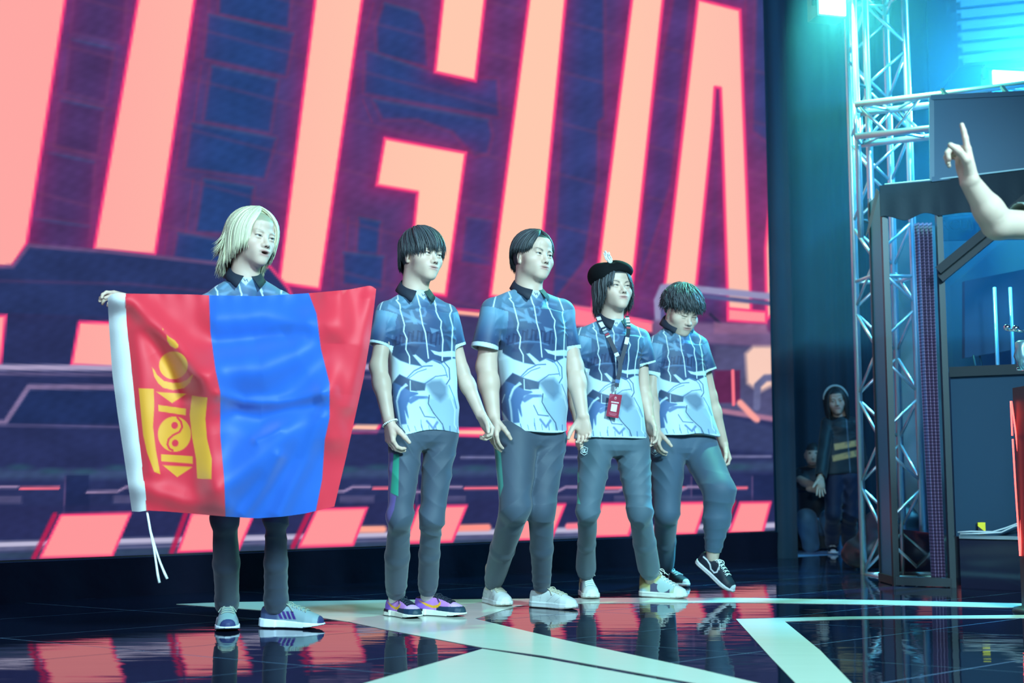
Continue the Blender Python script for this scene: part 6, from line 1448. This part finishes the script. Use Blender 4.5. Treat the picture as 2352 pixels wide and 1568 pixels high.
if do(7):
    # seated stage hand: black top, jeans, forearms folded over the knees
    d = 11.4; c0 = onfloor(1882, 1262); BASE[0] = np.array([c0[0], c0[1] + 0.1, 0]); A = lambda x, y, dd=0.0: at(x, y, d + dd)
    F = Field(A(1820, 1160) - (0.05, 0.45, 0), A(1945, 1000) + (0.05, 0.35, 0.03), 0.007); F.lo[2] = 0.3
    F = Field(np.array([A(1815, 1100)[0], d - 0.45, 0.25]), np.array([A(1950, 1100)[0], d + 0.4, 1.05]), 0.007)
    F.u(ell(A(1868, 1043, 0.05), (0.070, 0.088, 0.105))); F.u(ell(A(1866, 1052, 0.0), (0.055, 0.055, 0.07)), 0.03); F.u(rc(A(1868, 1046, -0.085), A(1867, 1052, -0.095), 0.008, 0.013), 0.01); F.u(rc(A(1869, 1060, 0.06), A(1872, 1080, 0.10), 0.055, 0.06), 0.02)
    for s_ in (-1, 1): F.u(ell(A(1868, 1046, 0.06) + (s_ * 0.072, 0, 0), (0.01, 0.018, 0.03)), 0.004)
    for q in ([A(1838, 1103, 0.0), A(1880, 1122, -0.25), A(1912, 1120, -0.28)], [A(1925, 1112, 0.0), A(1890, 1128, -0.26), A(1862, 1122, -0.28)]):
        F.u(rc(q[0], q[1], 0.042, 0.036), 0.02); F.u(rc(q[1], q[2], 0.036, 0.028), 0.015); F.u(ell(q[2], (0.045, 0.022, 0.026)), 0.015)
    V, Q = F.skin(); C = np.tile(SKIN_C * 0.8, (len(V), 1)); x_, y_ = project(V); C[(y_ < 1034)] = DARK; C[(np.hypot(x_ - 1860, y_ - 1040) < 2.6) | (np.hypot(x_ - 1875, y_ - 1040) < 2.6)] = (0.02, 0.02, 0.02); C[(np.abs(y_ - 1063) < 1.2) & (np.abs(x_ - 1867) < 8)] = LIP_C * 0.6
    sm = link('person', mesh_np('person', V - BASE[0], Q, C), SKIN); sm.location = BASE[0]; tag(sm, 'person in a black top and blue jeans sitting with folded arms', 'person')
    F = Field(np.array([A(1815, 1100)[0], d - 0.35, 0.22]), np.array([A(1950, 1100)[0], d + 0.45, 0.95]), 0.009)
    F.u(rc(A(1874, 1105, 0.12), A(1880, 1180, 0.16), 0.16, 0.17)); 
    for sx, ex in ((1838, 1842), (1918, 1922)): F.u(rc(A(sx, 1090, 0.10), A(ex, 1112, 0.0), 0.07, 0.058), 0.05)
    F.bend(lambda p: 0.006 * waves(p, 24, 3), 0.02); V, Q = F.skin(); part('top', V, Q, np.tile(srgb((26, 34, 46)), (len(V), 1)), CLOTH, sm)
    F = Field(np.array([A(1820, 1100)[0], d - 0.45, -0.01]), np.array([A(1950, 1100)[0], d + 0.42, 0.55]), 0.009); F.u(ell(A(1880, 1200, 0.16), (0.19, 0.17, 0.12)))
    for hx, kx, ax_ in ((1860, 1852, 1862), (1900, 1908, 1922)):
        F.u(rc(A(hx, 1200, 0.14), A(kx, 1192, -0.14), 0.095, 0.085), 0.03); an = at(ax_, 1250, d - 0.08); F.u(rc(A(kx, 1192, -0.14), an, 0.095, 0.075), 0.012)
    F.bend(lambda p: 0.006 * (np.abs(waves(p, 26, 4)) - 0.5), 0.02); V, Q = F.skin(); part('jeans', V, Q, np.tile(srgb((84, 128, 160)), (len(V), 1)) * (1 + 0.12 * waves(V, 60, 2))[:, None], PANT, sm)
    for ax_ in (1862, 1922): shoe(sm, onfloor(ax_ + 1, 1264), math.radians(8), 0, 0.26, 'skate', lift=0.002)
    cs = empty('flight_case', (BASE[0][0], d + 0.28, 0), 'low black flight case used as a seat behind the stage', 'case'); MB().box((0, 0, 0.17), (0.5, 0.36, 0.30)).build('body', BLKM, cs)
    for q in ((-0.25, -0.18), (0.25, -0.18), (-0.25, 0.18), (0.25, 0.18)): MB().bar((q[0], q[1], 0.02), (q[0], q[1], 0.32), 0.025).build('corner_rail', ALU, cs)
    for q in ((-0.2, -0.12), (0.2, -0.12), (-0.2, 0.12), (0.2, 0.12)): MB().box((*q, 0.01), (0.04, 0.04, 0.02)).build('foot', BLKM, cs)
if do(8):
    # cheering person at the edge of the picture: only the raised forearm is in view
    PC = dict(d0=4.15, yaw=-25, seed=151, h=0.006, rows=[(545, 2470, 2760), (640, 2465, 2765), (800, 2475, 2755), (905, 2475, 2755)], top='tee_shirt', collar=False, paint_px=plain((120, 136, 132)),
              sh=[(2478, 522), (2752, 522)], se=[(2335, 505, 0.02), (2790, 660, 0.1)], ser=[0.062, 0.062], neck=(2612, 452, 0.0), hip=[(2575, 930), (2665, 930)], knee=[(2570, 1220, 0), (2670, 1220, 0)], legr=[(0.10, 0.08, 0.06), (0.10, 0.08, 0.06)],
              shoes=[dict(at=(2570, 1545), yaw=-25, style='cup'), dict(at=(2670, 1545), yaw=-10, style='cup')], cuffz=0.0, cuff=False,
              arm=[dict(el=(2292, 514, -0.02), wr=(2228, 418, -0.10), d=(-0.22, 0.0, 0.95), n=(-0.95, -0.12, -0.2), th=(0.1, -1, 0.0), fcurl=[(-0.05, 0.05, 0.05), (1.15, 1.1, 0.8), (1.2, 1.1, 0.8), (1.25, 1.1, 0.8)], thumb=0.9, s=1.15, r=(0.052, 0.050, 0.047, 0.032)),
                   dict(el=(2800, 760, 0.1), wr=(2800, 900, 0.0), n=(-1, 0, 0), th=(0, -1, 0))],
              head=dict(eye=(2590, 330), yaw=-25, pitch=0, roll=0, hair_c=DARK))
    h, ic = player(PC, 'person at the stage edge raising a bare forearm with one finger up')
    L = [drape_lock((0, 0.3, 0.95), ph, 0.03 if abs(ph) < 1.2 else -0.03, 0.010, 0.014) for ph in np.linspace(-3.1, 3.1, 90)]
    hair_on(h, ic, L, rng, DARK, hair_cap(0.055, 0.018, -0.05, 0.008), 0.012, 0.005, 0.3)
# ------------------------------------------------------------------ stage haze around the lamps on the right
hzm = bpy.data.materials.new('stage_haze'); hzm.use_nodes = True; nt = hzm.node_tree; nt.nodes.clear(); o_ = nt.nodes.new('ShaderNodeOutputMaterial'); vs = nt.nodes.new('ShaderNodeVolumeScatter'); vs.inputs['Color'].default_value = (0.30, 0.70, 1, 1); vs.inputs['Density'].default_value = 0.032; vs.inputs['Anisotropy'].default_value = 0.2
nt.links.new(vs.outputs[0], o_.inputs['Volume'])
hz = MB().box((4.7, 9.95, 4.25), (5.8, 4.9, 5.5)).build('stage_haze', hzm); tag(hz, 'thin haze hanging in the air around the stage lamps', 'haze', kind='stuff')
